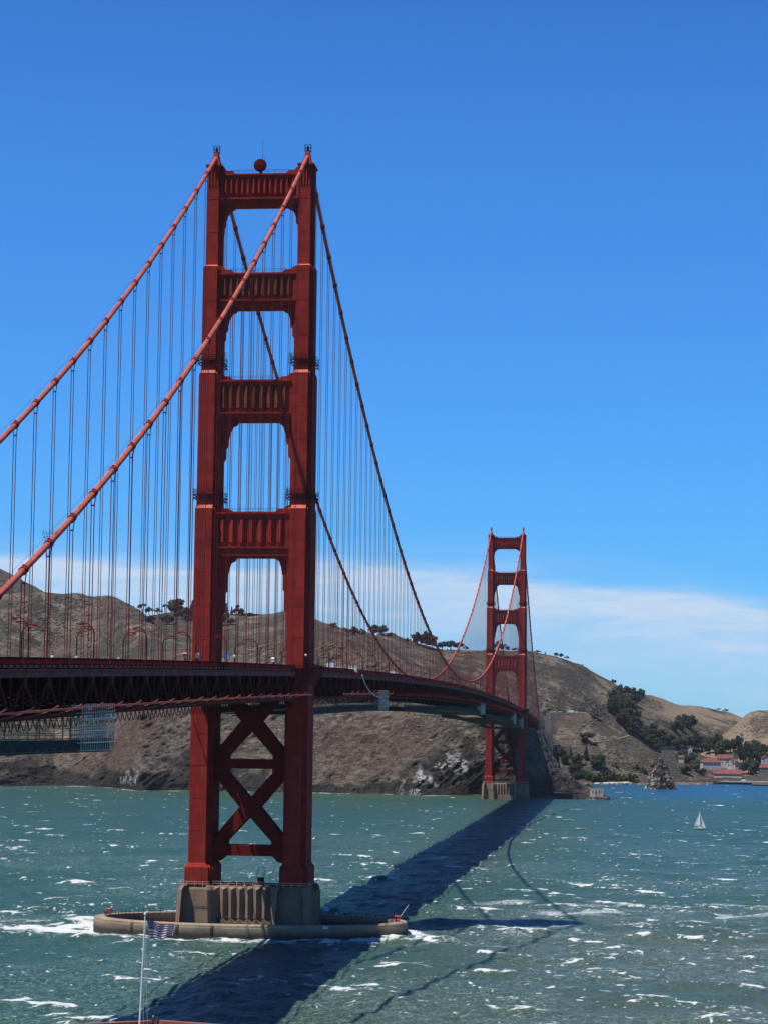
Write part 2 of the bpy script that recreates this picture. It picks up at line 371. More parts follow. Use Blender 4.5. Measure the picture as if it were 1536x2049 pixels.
def water_mat():
    q = NT('sea_water')
    foam = q.attr('foam'); near = q.attr('near')
    O = q.coord()
    tone = q.noise(q.coord((0.006, 0.012, 1)), 1.0, 4, 0.55, 0.5)
    silt = q.attr('silt')
    c = q.ramp(tone, [(0.3, (0.024, 0.074, 0.054)), (0.7, (0.037, 0.092, 0.062))])
    c = q.mix(silt, c, (0.074, 0.098, 0.060))
    c = q.mix(q.attr('deep'), c, (0.014, 0.092, 0.19))
    w1 = q.noise(q.coord((0.16, 0.13, 1)), 1.0, 6, 0.65, 0.5)
    w2 = q.noise(q.coord((0.55, 0.42, 1)), 1.0, 6, 0.68, 0.8)
    h = q.math('ADD', q.math('MULTIPLY', w1, 1.0), q.math('MULTIPLY', w2, 0.35))
    fb = q.noise(q.coord((0.9, 0.75, 1)), 1.0, 7, 0.75, 0.9)
    fm = q.ramp(q.math('ADD', q.math('MULTIPLY', foam, 1.0), q.math('MULTIPLY', q.math('SUBTRACT', fb, 0.5), 2.1)), [(0.40, 0.0), (0.95, 0.92)])
    # thin torn foam veils beside the caps
    veil = q.math('MULTIPLY', q.ramp(q.math('ADD', q.math('MULTIPLY', foam, 0.8), q.math('MULTIPLY', q.math('SUBTRACT', fb, 0.5), 1.6)), [(0.20, 0.0), (0.62, 0.35)]), near)
    c = q.mix(q.math('MULTIPLY', q.ramp(w2, [(0.50, 0.0), (0.72, 0.40)]), near), c, (0.150, 0.205, 0.170))
    c = q.mix(q.ramp(w1, [(0.30, 0.45), (0.5, 0.0)]), c, (0.016, 0.055, 0.050))
    c = q.mix(veil, c, (0.30, 0.37, 0.35))
    c = q.mix(fm, c, (0.74, 0.76, 0.73))
    # long thin foam threads drawn out by the wind
    th = q.noise(q.coord((0.30, 0.26, 1), rot=(0, 0, 0.25)), 1.0, 5, 0.6, 1.3)
    thr = q.math('MULTIPLY', q.ramp(q.math('ABSOLUTE', q.math('SUBTRACT', th, 0.5)), [(0.0, 0.62), (0.016, 0.22), (0.032, 0.0)]), q.math('MULTIPLY', near, q.ramp(fb, [(0.38, 0.0), (0.6, 1.0)])))
    c = q.mix(thr, c, (0.55, 0.60, 0.58))
    q.bump(h, 0.9, 1.3)
    q.p.inputs['IOR'].default_value = 1.33
    return q.base(c, q.ramp(fm, [(0.0, 0.30), (1.0, 0.8)]), 0.09)
M['water'] = water_mat()
def leaf_mat(name, a, b):
    q = NT(name); oi = q.n('ShaderNodeObjectInfo'); n = q.noise(q.coord(), 0.35, 4, 0.6)
    c = q.ramp(n, [(0.3, a), (0.7, b)])
    hsv = q.n('ShaderNodeHueSaturation'); q.put(hsv.inputs['Color'], c); q.put(hsv.inputs['Value'], q.ramp(oi.outputs['Random'], [(0, 0.7), (1, 1.35)]))
    q.base(hsv.outputs[0], 0.85, 0.1); tl = q.n('ShaderNodeBsdfTranslucent'); q.put(tl.inputs[0], hsv.outputs[0]); ms = q.n('ShaderNodeMixShader'); ms.inputs[0].default_value = 0.4
    q.t.links.new(q.p.outputs[0], ms.inputs[1]); q.t.links.new(tl.outputs[0], ms.inputs[2]); q.t.links.new(ms.outputs[0], q.out.inputs[0]); return q.m
M['leaf_dark'] = leaf_mat('dark_foliage', (0.084, 0.098, 0.062), (0.172, 0.184, 0.112))
M['leaf_mid'] = leaf_mat('grey_green_foliage', (0.105, 0.120, 0.076), (0.195, 0.205, 0.124))
M['leaf_green'] = leaf_mat('green_foliage', (0.062, 0.088, 0.036), (0.125, 0.160, 0.066))
#%%SETTING
# ------------------------------------------------------------------ hills
HILL_BVH = []
def smooth_rows(A, n):
    for _ in range(n):
        B = A.copy(); B[1:-1] = 0.25*A[:-2]+0.5*A[1:-1]+0.25*A[2:]; A = B
    return A
def hill(name, x0, x1, nc, lines, rows, rock=None, amp_rock=5.0, amp_soft=5.0, attrs=None, sm=6, seed=0):
    """a terrain sheet lofted through contour lines; each line is a list of (column, height, distance)"""
    xs = np.linspace(x0, x1, nc)
    L = []
    for ln in lines:
        a = np.array(ln, float)
        y = np.interp(xs, a[:, 0], a[:, 1]); D = np.interp(xs, a[:, 0], a[:, 2])
        k = np.ones(5)/5
        pad = lambda v: np.convolve(np.pad(v, 2, 'edge'), k, 'valid')
        L.append((pad(y), pad(D)))
    P = []; T = []
    for k in range(len(L)-1):
        n = rows[k]
        for i in range(n + (1 if k == len(L)-2 else 0)):
            t = i/n
            a = [at_dist(x, y, D) for x, y, D in zip(xs, L[k][0], L[k][1])]
            b = [at_dist(x, y, D) for x, y, D in zip(xs, L[k+1][0], L[k+1][1])]
            P.append(np.array(a)*(1-t)+np.array(b)*t); T.append(k+t)
    P = np.array(P); P = smooth_rows(P, sm)
    T = np.array(T)[:, None]+np.zeros(nc)[None]; X = np.zeros_like(T)+xs[None]
    x, y, z = P[..., 0], P[..., 1], P[..., 2]
    rk = rock(X, T, x, y, z) if rock else np.zeros_like(T)
    rk = np.clip(rk, 0, 1)
    rad = np.stack([x-CAM[0], y-CAM[1]], -1); rad /= np.linalg.norm(rad, axis=-1, keepdims=True)
    a1 = (x*0.64 - z*0.77); a2 = (x*0.77+z*0.64)
    strata = 0.42*(ridged(a1/12, a2/95, y/90, 6, seed+3)-0.55) + 0.6*(ridged(x/45, z/60, y/50, 4, seed+9)-0.55)
    fine = fbm(a1/2.6, a2/8, y/9, 3, seed+5)-0.5
    edge = np.minimum(1, T*3)
    edge = np.minimum(edge, 1)
    mid_r = 0.6*(ridged(a1/5, a2/42, y/40, 5, seed+15)-0.55)
    d = rk*edge*(amp_rock*2.9*strata + amp_rock*1.5*mid_r + amp_rock*1.2*fine)
    gul = fbm(x/95, y/160, 0, 5, seed+11)-0.5 + 0.5*(ridged(x/70+y/140, y/220, 0, 4, seed+21)-0.55)
    dz = (1-rk)*edge*(amp_soft*1.5*gul + 2.2*(fbm(x/16, y/22, 0, 4, seed+31)-0.5))
    P[..., 0] -= rad[..., 0]*d; P[..., 1] -= rad[..., 1]*d; P[..., 2] += dz + 0.25*d*edge
    A = dict(rock=rk)
    for k, fn in (attrs or {}).items(): A[k] = np.clip(fn(X, T, x, y, z), 0, 1)
    for k in ('scrub', 'tan', 'red', 'wet', 'guano'): A.setdefault(k, np.zeros_like(T))
    o, V, F = grid_mesh(name, P, M['hill'], A)
    HILL_BVH.append(BVHTree.FromPolygons([tuple(v) for v in V.tolist()], F.tolist()))
    tag(o, kind='structure'); return o
def ground(x, y, fallback=2700, only=None):
    """the nearest point of the hills seen at a spot of the photograph"""
    best = None; d = Vector(ray(x, y)).normalized(); c = Vector(CAM)
    for i, b in enumerate(HILL_BVH):
        if only is not None and i not in only: continue
        h = b.ray_cast(c, d)
        if h[0] is not None and (best is None or h[3] < best[1]): best = (h[0], h[3])
    if best: return best[0]
    return Vector(at_dist(x, y, fallback))
def drop(x, y, z=600.0):
    best = None
    for b in HILL_BVH:
        h = b.ray_cast(Vector((x, y, z)), Vector((0, 0, -1)))
        if h[0] is not None and (best is None or h[0].z > best): best = h[0].z
    return best

SHORE = [(-260, 1570.5), (0, 1572), (60, 1571), (110, 1569.5), (160, 1571), (210, 1573), (250, 1576), (280, 1580.5), (310, 1580), (400, 1581), (500, 1583), (640, 1585), (700, 1586.5), (780, 1588),
         (800, 1589), (850, 1590.5), (900, 1590.5), (930, 1590), (960, 1589), (1000, 1590), (1060, 1591), (1100, 1591)]
def SD(x):
    a = np.array(SHORE, float); return shore_dist(x, np.interp(x, a[:, 0], a[:, 1]))
def off(lst): return [(x, y, SD(x)+d) for x, y, d in lst]
# the headland with the sea cliff, left of and behind the north tower
line0 = [(x, y+2.0, shore_dist(x, y)-2) for x, y in SHORE if x < 1090] + [(1100, 1580, 2260), (1130, 1572, 2560), (1250, 1570, 2640), (1400, 1569.5, 2640), (1480, 1568.5, 2660), (1720, 1571, 2650)]
line1 = off([(-260, 1543, 30), (0, 1545, 26), (60, 1548, 26), (110, 1556, 40), (160, 1550, 30), (210, 1546, 18), (280, 1545, 12), (340, 1550, 18), (400, 1545, 22), (500, 1560, 30), (600, 1563, 34), (700, 1563, 40), (780, 1560, 36),
             (820, 1552, 16), (870, 1532, 22), (930, 1520, 24), (1000, 1525, 20), (1060, 1528, 22)]) + \
        [(1090, 1545, 2180), (1130, 1560, 2600), (1250, 1558, 2680), (1400, 1560, 2690), (1480, 1560, 2710), (1720, 1562, 2700)]
line2 = off([(-260, 1475, 130), (0, 1480, 120), (60, 1490, 110), (110, 1515, 95), (140, 1512, 100), (210, 1462, 120), (280, 1432, 130), (340, 1410, 145), (400, 1392, 165), (500, 1350, 215), (577, 1320, 240), (640, 1310, 255), (700, 1312, 250),
             (800, 1345, 215), (870, 1380, 180), (930, 1402, 150), (985, 1424, 120), (1020, 1436, 110), (1055, 1446, 140)]) + \
        [(1085, 1492, 2330), (1116, 1545, 2600), (1150, 1540, 2740), (1250, 1540, 2780), (1320, 1549, 2760), (1400, 1555, 2800), (1480, 1555, 2840), (1720, 1557, 2830)]
line3 = off([(-260, 1430, 260), (0, 1432, 250), (60, 1440, 240), (110, 1458, 215), (140, 1462, 205), (210, 1430, 230), (280, 1395, 240), (340, 1365, 260), (400, 1340, 290), (470, 1326, 300), (500, 1316, 300), (577, 1286, 310), (640, 1279, 330), (700, 1281, 330),
             ]) + \
        [(800, 1318, 2600), (880, 1352, 2680), (930, 1372, 2720), (1000, 1392, 2760), (1060, 1405, 2780), (1116, 1434, 2790), (1165, 1458, 2800), (1250, 1485, 2850), (1320, 1500, 2950), (1400, 1505, 3000), (1480, 1507, 3050), (1720, 1507, 3050)]
line4 = off([(-260, 1300, 560), (0, 1300, 550), (110, 1302, 530), (200, 1290, 540), (280, 1286, 520), (340, 1296, 470), (400, 1300, 430), (450, 1304, 400), (490, 1313, 340), (577, 1285, 335), (640, 1278, 350), (700, 1278.5, 360),
             ]) + \
        [(800, 1302, 2760), (880, 1328, 2790), (930, 1338, 2810), (1000, 1352, 2830), (1060, 1356, 2840), (1116, 1374, 2850), (1160, 1392, 2860), (1250, 1424, 2920), (1320, 1440, 3010), (1400, 1452, 3150), (1480, 1466, 3200), (1720, 1460, 3200)]
line5 = [(-260, 1240, 2850), (-60, 1205, 2840), (0, 1190, 2830), (40, 1185, 2820), (85, 1181, 2810), (105, 1181.5, 2800), (130, 1183, 2800), (160, 1182, 2800), (185, 1187, 2790), (215, 1187, 2780), (235, 1193, 2780), (250, 1203, 2770), (270, 1217, 2750),
         (300, 1238, 2720), (330, 1262, 2690), (360, 1277, 2660), (400, 1289, 2620), (450, 1298, 2560), (490, 1311, 2470), (577, 1284, 2470), (640, 1277.5, 2480), (700, 1277, 2530), (730, 1270, 2700), (767, 1269.5, 2800), (787, 1270.5, 2810), (821, 1283, 2820), (860, 1294, 2820),
         (879, 1298, 2820), (933, 1296.5, 2830), (972, 1297, 2830), (1017, 1301, 2850), (1056, 1301.5, 2860), (1091, 1309.5, 2870), (1134, 1318, 2890), (1169, 1333, 2920), (1205, 1353, 2960), (1234, 1370, 3000), (1258, 1380, 3050),
         (1288, 1386, 3120), (1317, 1391, 3180), (1347, 1404, 3230), (1377, 1408.5, 3280), (1415, 1415, 3320), (1451, 1423, 3350), (1481, 1432, 3360), (1540, 1440, 3360), (1720, 1440, 3360)]
line5 = [(x, y, D+(110 if x > 760 else 0)) for x, y, D in line5]
line6 = [(x, y+45, D+420) for x, y, D in line5]
def rockA(X, T, x, y, z):
    n = fbm(x/40, z/30, y/60, 4, 41)-0.5
    lim = np.interp(X, [-260, 0, 110, 200, 300, 400, 500, 640, 720, 800, 900, 980, 1060, 1100, 1112], [2.0, 2.0, 1.9, 2.1, 2.3, 2.6, 2.95, 3.0, 3.0, 2.5, 2.3, 2.25, 2.2, 2.0, 0.0])
    return sstep(0.25, -0.25, T-lim+n*1.2)
def redA(X, T, x, y, z):
    n = fbm(x/50, z/40, 0, 3, 77)
    band = np.exp(-((X-(190+95*(T-1.0)))/70)**2)*(T < 3.3)*1.1       # red ridge left of the near tower
    front = sstep(480, 600, X)*sstep(1020, 860, X)*0.3*sstep(0.45, 0.62, n) + sstep(500, 560, X)*sstep(720, 640, X)*sstep(2.2, 2.8, T)*0.8
    low = np.exp(-((T-1.3)/0.5)**2)*sstep(560, 640, X)*sstep(900, 800, X)*0.35
    far = sstep(1040, 1080, X)*sstep(1180, 1120, X)*sstep(3.5, 4.0, T)*0.35
    return band*sstep(0.3, 0.55, n)+front+low+far
def wetA(X, T, x, y, z):
    n = fbm(x/14, z/9, 0, 4, 81)
    h = np.interp(X, [-260, 0, 60, 130, 250, 320, 370, 430, 560, 700, 780, 815, 860, 930, 1000, 1060, 1100], [14, 18, 24, 14, 14, 22, 44, 34, 12, 6, 9, 18, 36, 58, 60, 50, 40])
    return sstep(1.2, 0.7, z/h+(n-0.5)*1.7)*(X < 1110)*0.92
def guanoA(X, T, x, y, z):
    n = fbm(x/9, z/7, y/20, 4, 91)
    a = np.exp(-((X-850-1.1*(z-12))/48)**2-((z-13)/13)**2)+0.9*np.exp(-((X-258)/24)**2-((z-11)/8)**2)+0.8*np.exp(-((X-915)/22)**2-((z-30)/12)**2)
    return sstep(0.40, 0.52, n*0.75+0.16*np.minimum(1, a)-0.06)*sstep(0.12, 0.4, a)
def scrubA(X, T, x, y, z):
    n = fbm(x/60, y/70, z/50, 4, 61)
    s = sstep(0.5, 0.62, n)*0.55
    s += sstep(90, 30, X)*sstep(3.2, 2.4, T)*0.6
    s += np.exp(-((X-1152)/32)**2)*np.exp(-((T-4.28)/0.42)**2)*1.5*sstep(0.34, 0.5, fbm(x/14, y/20, z/12, 4, 62))                  # dark scrub slope on the far peak
    s += np.exp(-((T-3.75)/0.3)**2)*sstep(380, 300, X)*0.6
    s += sstep(1100, 1150, X)*sstep(3.6, 2.8, T)*0.6
    s += sstep(0.53, 0.60, fbm(x/15, y/24, z/11, 4, 63))*sstep(1190, 1250, X)*0.95
    s += sstep(0.55, 0.62, fbm(x/20, y/30, z/16, 4, 65))*(X < 1130)*sstep(2.8, 3.2, T)*0.7
    s += np.exp(-((X-520)/60)**2)*sstep(2.6, 1.6, T)*0.3
    return s
def tanA(X, T, x, y, z):
    n = fbm(x/45, y/60, z/40, 4, 64)
    return (np.exp(-((X-(1205+35*(5-T)))/38)**2)*(T > 3.8) + sstep(1270, 1330, X)*sstep(3.8, 4.3, T)*0.9)*sstep(0.36, 0.55, n) + 0.75*np.exp(-((T-3.0)/0.035)**2)*np.exp(-((X-668)/42)**2)
hill('hills', -260, 1720, 900, [line0, line1, line2, line3, line4, line5, line6], [34, 80, 70, 60, 60, 10],
     rockA, 5.0, 7.0, dict(red=redA, wet=wetA, guano=guanoA, scrub=scrubA, tan=tanA), seed=1)
# wooded ridge behind, between the two slopes
bl5 = [(190, 1290, 3050), (240, 1245, 3060), (270, 1233, 3060), (300, 1227, 3070), (360, 1223, 3080), (400, 1226, 3080), (445, 1229, 3080), (490, 1228, 3060), (545, 1229.5, 3040), (575, 1222.5, 3020), (605, 1231, 3000), (631, 1243, 2990), (660, 1254, 2980), (700, 1262, 2970), (740, 1267, 2960), (780, 1285, 2960), (820, 1320, 2960)]
bl0 = [(x, 1335, 2620) for x in (190, 820)]
bl3 = [(190, 1330, 2700), (270, 1300, 2720), (400, 1290, 2740), (500, 1290, 2740), (577, 1270, 2740), (640, 1268, 2740), (740, 1300, 2740), (820, 1330, 2740)]
def scrubB(X, T, x, y, z): return sstep(0.40, 0.56, fbm(x/70, y/80, 0, 4, 66))*0.7+sstep(480, 420, X)*0.7
hill('hills', 190, 820, 300, [bl0, bl3, bl5, [(x, y+45, D+420) for x, y, D in bl5]], [60, 80, 10], None, 4, 6, dict(scrub=scrubB), seed=5)
# high slope at the far left
fl5 = [(-400, 990, 3350), (-260, 1040, 3350), (-100, 1100, 3350), (0, 1135, 3350), (30, 1150, 3350), (60, 1168, 3350), (82, 1180, 3350), (130, 1215, 3350), (180, 1260, 3350)]
hill('hills', -400, 180, 160, [[(-400, 1330, 2900), (180, 1330, 2900)], fl5, [(x, y+45, D+420) for x, y, D in fl5]], [80, 10], None, 4, 6,
     dict(scrub=lambda X, T, x, y, z: 0.55+0*X), seed=8)
# hill under the lookout, right of the bridge end
v = lambda l: l
v0 = [(1020, 1570, 2490), (1110, 1570, 2490), (1180, 1571, 2490), (1250, 1569, 2515), (1320, 1568.5, 2535), (1400, 1568, 2555), (1440, 1567.5, 2590)]
v1 = [(1020, 1557, 2510), (1110, 1557, 2510), (1180, 1556, 2510), (1250, 1553, 2540), (1320, 1552, 2550), (1400, 1559, 2570), (1440, 1563, 2600)]
v2 = [(1020, 1492, 2430), (1110, 1493, 2580), (1180, 1491, 2590), (1230, 1485, 2610), (1265, 1477, 2640), (1310, 1506, 2610), (1350, 1527, 2600), (1400, 1554, 2590), (1440, 1563, 2605)]
v3 = [(1020, 1435, 2540), (1085, 1429.5, 2660), (1110, 1428.5, 2680), (1180, 1429, 2680), (1205, 1442, 2680), (1235, 1459, 2670), (1265, 1473, 2660), (1310, 1504, 2625), (1350, 1525, 2610), (1400, 1553, 2595), (1440, 1563, 2610)]
v4 = [(x, y-0.3, D+45) for x, y, D in v3]
v5 = [(x, y+50, D+160) for x, y, D in v3]
def rockV(X, T, x, y, z): return sstep(0.9, 0.5, T)*sstep(1190, 1230, X)*0.5+sstep(0.55, 0.75, fbm(x/30, z/25, 0, 4, 52))*0.35
hill('hills', 1020, 1440, 320, [v0, v1, v2, v3, v4, v5], [24, 70, 60, 8, 8], rockV, 3.0, 4.0,
     dict(scrub=lambda X, T, x, y, z: sstep(0.44, 0.56, fbm(x/30, y/40, z/20, 4, 55))*0.9+sstep(0.54, 0.60, fbm(x/9, y/14, z/7, 4, 56))*0.8+sstep(1220, 1270, X)*sstep(1.3, 1.9, T)*0.7,
          red=lambda X, T, x, y, z: sstep(1210, 1250, X)*sstep(1.2, 0.6, T)), seed=12)
# rocky point that runs down to the light station
c0 = [(1030, 1594, 1975), (1060, 1592, 2004), (1120, 1590, 2030), (1160, 1589.5, 2050), (1190, 1588, 2080)]
c1 = [(1030, 1545, 1995), (1060, 1535, 2024), (1090, 1545, 2045), (1120, 1566, 2050), (1150, 1578, 2065), (1190, 1586, 2085)]
c2 = [(1030, 1452, 2080), (1056, 1453, 2090), (1075, 1463, 2095), (1090, 1484, 2095), (1105, 1512, 2095), (1120, 1533, 2090), (1135, 1548, 2085), (1155, 1566, 2085), (1178, 1580, 2090), (1190, 1585.5, 2090)]
c3 = [(x, y+8, D+60) for x, y, D in c2]; c4 = [(x, min(y+80, 1584), D+170) for x, y, D in c2]
hill('hills', 1030, 1190, 200, [c0, c1, c2, c3, c4], [40, 70, 12, 20], lambda X, T, x, y, z: sstep(2.3, 1.8, T+0.5*(fbm(x/9, z/12, 0, 3, 5)-0.5)), 3.4, 2.5,
     dict(wet=lambda X, T, x, y, z: sstep(1.1, 0.6, z/16+0.8*(fbm(x/9, z/7, 0, 4, 83)-0.5))*0.8 + sstep(0.5, 0.62, fbm(x/12, z/16, 0, 4, 86))*0.5,
          tan=lambda X, T, x, y, z: sstep(1.2, 1.7, T)*0.8), seed=14, sm=3)
# grassy hill at the right edge
r5 = [(1380, 1505, 3060), (1430, 1482, 3090), (1470, 1452, 3110), (1496, 1428, 3130), (1516, 1422, 3140), (1540, 1420, 3150), (1600, 1410, 3170), (1740, 1385, 3200)]
r3 = [(1380, 1512, 2990), (1430, 1500, 3000), (1470, 1485, 3010), (1500, 1472, 3020), (1540, 1462, 3020), (1740, 1450, 3020)]
hill('hills', 1380, 1740, 160, [[(1380, 1560, 2800), (1740, 1560, 2800)], r3, r5, [(x, y+45, D+420) for x, y, D in r5]], [40, 60, 10], None, 4, 5,
     dict(tan=lambda X, T, x, y, z: sstep(0.40, 0.56, fbm(x/40, y/50, 0, 4, 68))*0.9), seed=16)

# ------------------------------------------------------------------ water
def make_water():
    na, az0, az1 = 1150, YAW-R(15.5), YAW+R(19.5)
    az = np.linspace(az0, az1, na)
    Ds = [385.0]
    while Ds[-1] < 2750: Ds.append(Ds[-1]+0.75*(Ds[-1]/450)**1.55)
    Ds = np.array(Ds)
    D, A = np.meshgrid(Ds, az, indexing='ij')
    x = CAM[0]+D*np.sin(A); y = CAM[1]+D*np.cos(A)
    rng = np.random.RandomState(3); h = np.zeros_like(x)
    for i in range(34):
        lam = 2.4*1.10**i; th = rng.normal(0.25, 0.75)            # wind from the west, waves run east
        k = 2*math.pi/lam; amp = 0.0135*lam**0.78*rng.uniform(0.6, 1.3)
        ph = k*(x*math.cos(th)+y*math.sin(th))+rng.uniform(0, 6.28) + 1.5*(vnoise(x/40, y/40, i, 9))*3
        fade = np.clip(lam*430/(D*1.2)/1.6, 0, 1)
        h += 1.25*amp*(np.exp(np.sin(ph)-1)*1.6-0.75)*fade
    gust = fbm(x/120, y/90, 0, 3, 71)
    h *= 0.55+0.6*gust
    hn = h/np.maximum(0.16, np.sqrt(fbm(x/60, y/60, 3, 2, 5)*0+np.mean(h[:200]**2)))
    # breaking crests: rougher in clusters, fewer far out
    cl = fbm(x/85, y/60, 0, 4, 101); cl2 = fbm(x/28, y/22, 0, 3, 102)
    dens = np.clip(0.52+2.0*(cl-0.5)+1.1*(cl2-0.5)+0.35*np.exp(-((x+75)/70)**2-((y-40)/110)**2)+0.22*np.exp(-((x-115)/70)**2-((y-20)/150)**2), 0, 1.15)*np.interp(D, [425, 900, 1150, 1500, 2000], [1, 1.0, 0.45, -0.3, -0.8])*(1-0.45*sstep(-60, -200, x)*sstep(850, 1000, D))
    crest = 0.10*np.clip(hn, -2, 2.2)
    wx_, wy_ = x+3*fbm(x/9, y/9, 0, 2, 108), y+6*fbm(x/9, y/9, 3, 2, 109)
    line = ridged(wx_/9.0+0.25*wy_/9, wy_/8.0, 0, 4, 103); blob = fbm(x/5.5, y/5.5, 0, 4, 104)
    foam = 1.0*sstep(0.77, 0.93, line+crest)*sstep(0.66-0.20*dens, 0.84-0.20*dens, blob+crest)
    line2 = ridged(wx_/3.4+0.3*wy_/3.4, wy_/3.2, 5, 3, 105); blob2 = fbm(x/2.6, y/2.8, 7, 3, 106)
    foam = np.maximum(foam, 1.0*sstep(0.72, 0.90, line2)*sstep(0.67-0.21*dens, 0.83-0.21*dens, blob2+0.6*crest))
    # race of white water around the pier and down-current of it
    ex, ey = (x-.6)/46.5, (y+2.6)/25.0
    re = np.sqrt(ex*ex+ey*ey)
    n1 = fbm(x/5, y/4, 0, 5, 111); n2 = fbm(x/14, y/7, 0, 4, 113)
    ring = np.exp(-((re-1.02)/0.13)**2)*sstep(0.30, 0.52, n1)*1.1
    bow = np.exp(-(((x+50)/17)**2+((y+6)/17)**2))*1.35*sstep(0.25, 0.5, n1)+.8*np.exp(-(((x+70)/26)**2+((y-8)/24)**2))*sstep(0.38, .56, n1)
    front = np.exp(-((y+30+3*np.sin(x/17))/4.5)**2)*sstep(-48, -36, x)*sstep(110, 20, x)*sstep(0.44, 0.60, n2)*0.75
    wake = sum(np.exp(-((y-c-0.08*(x-50))/w)**2)*sstep(a, a+25, x)*sstep(b, b-60, x)*sstep(0.43, 0.62, n2+0.25*(n1-0.5))*s
               for c, w, a, b, s in ((48, 13, 30, 230, 0.62), (86, 15, 60, 260, 0.66), (122, 16, 40, 300, 0.62), (10, 9, 55, 150, 0.5), (-28, 8, 50, 200, 0.45)))
    foam = np.clip(np.maximum.reduce([foam, ring, bow, front, wake]), 0, 1.1)
    # surf where the sea meets the cliff
    a = np.array(SHORE, float); px = PW/2+FPX*np.tan(A-YAW)
    sd = np.interp(px, a[:, 0], shore_dist(a[:, 0], a[:, 1]))
    gap = sd-D
    surf = np.exp(-((gap-5)/8)**2)*sstep(0.40, 0.58, fbm(x/22, y/18, 0, 4, 121))*(px < 1065)*1.0
    foam = np.maximum(foam, surf)
    silt = np.clip(sstep(0, 120, x)*sstep(1000, 560, D)*(0.55+0.7*(fbm(x/90, y/60, 0, 3, 131)-0.3)) + 0.35*sstep(900, 500, D)*0 + 0.5*np.exp(-((gap-30)/90)**2)*(px < 1065)
                   + 0.35*np.exp(-((x-20)/60)**2)*sstep(200, 400, y)*sstep(1300, 900, y), 0, 0.9)
    deep = sstep(1800, 2250, D)*sstep(1150, 1230, px)*0.85
    near = sstep(1500, 800, D)*(0.25+0.75*sstep(0.32, 0.60, fbm(x/60, y/45, 2, 3, 141)))
    P = np.stack([x, y, h*np.interp(D, [425, 1200, 2500], [1, 0.8, 0.15])], -1)
    big = 30000.0
    ev = np.array([[-big, -big, -1.2], [big, -big, -1.2], [big, big, -1.2], [-big, big, -1.2]]); ef = np.array([[0, 1, 2, 3]])
    o, _, _ = grid_mesh('water', P, M['water'], dict(foam=foam, silt=silt, deep=deep, near=near), True, (ev, ef))
    tag(o, kind='structure')
make_water()
#%%BRIDGE
# ------------------------------------------------------------------ bridge: shared curves
HALF = 13.7; TOWER_Y = (0.0, 1280.0); END_S, END_N = -352.0, 1623.0
def rail_z(y):
    if 0 <= y <= 1280: return 82.7-6.3*((y-640)/640)**2
    d = -y if y < 0 else y-1280
    return 76.4-0.0205*d-1.25e-5*d*d
def cable_z(y):
    if 0 <= y <= 1280: return 85.7+141.7*((y-640)/640)**2
    d = -y if y < 0 else y-1280
    return 227.4-0.604*d+0.00041*d*d
def yspan(a, b, n): return [a+(b-a)*i/n for i in range(n+1)]

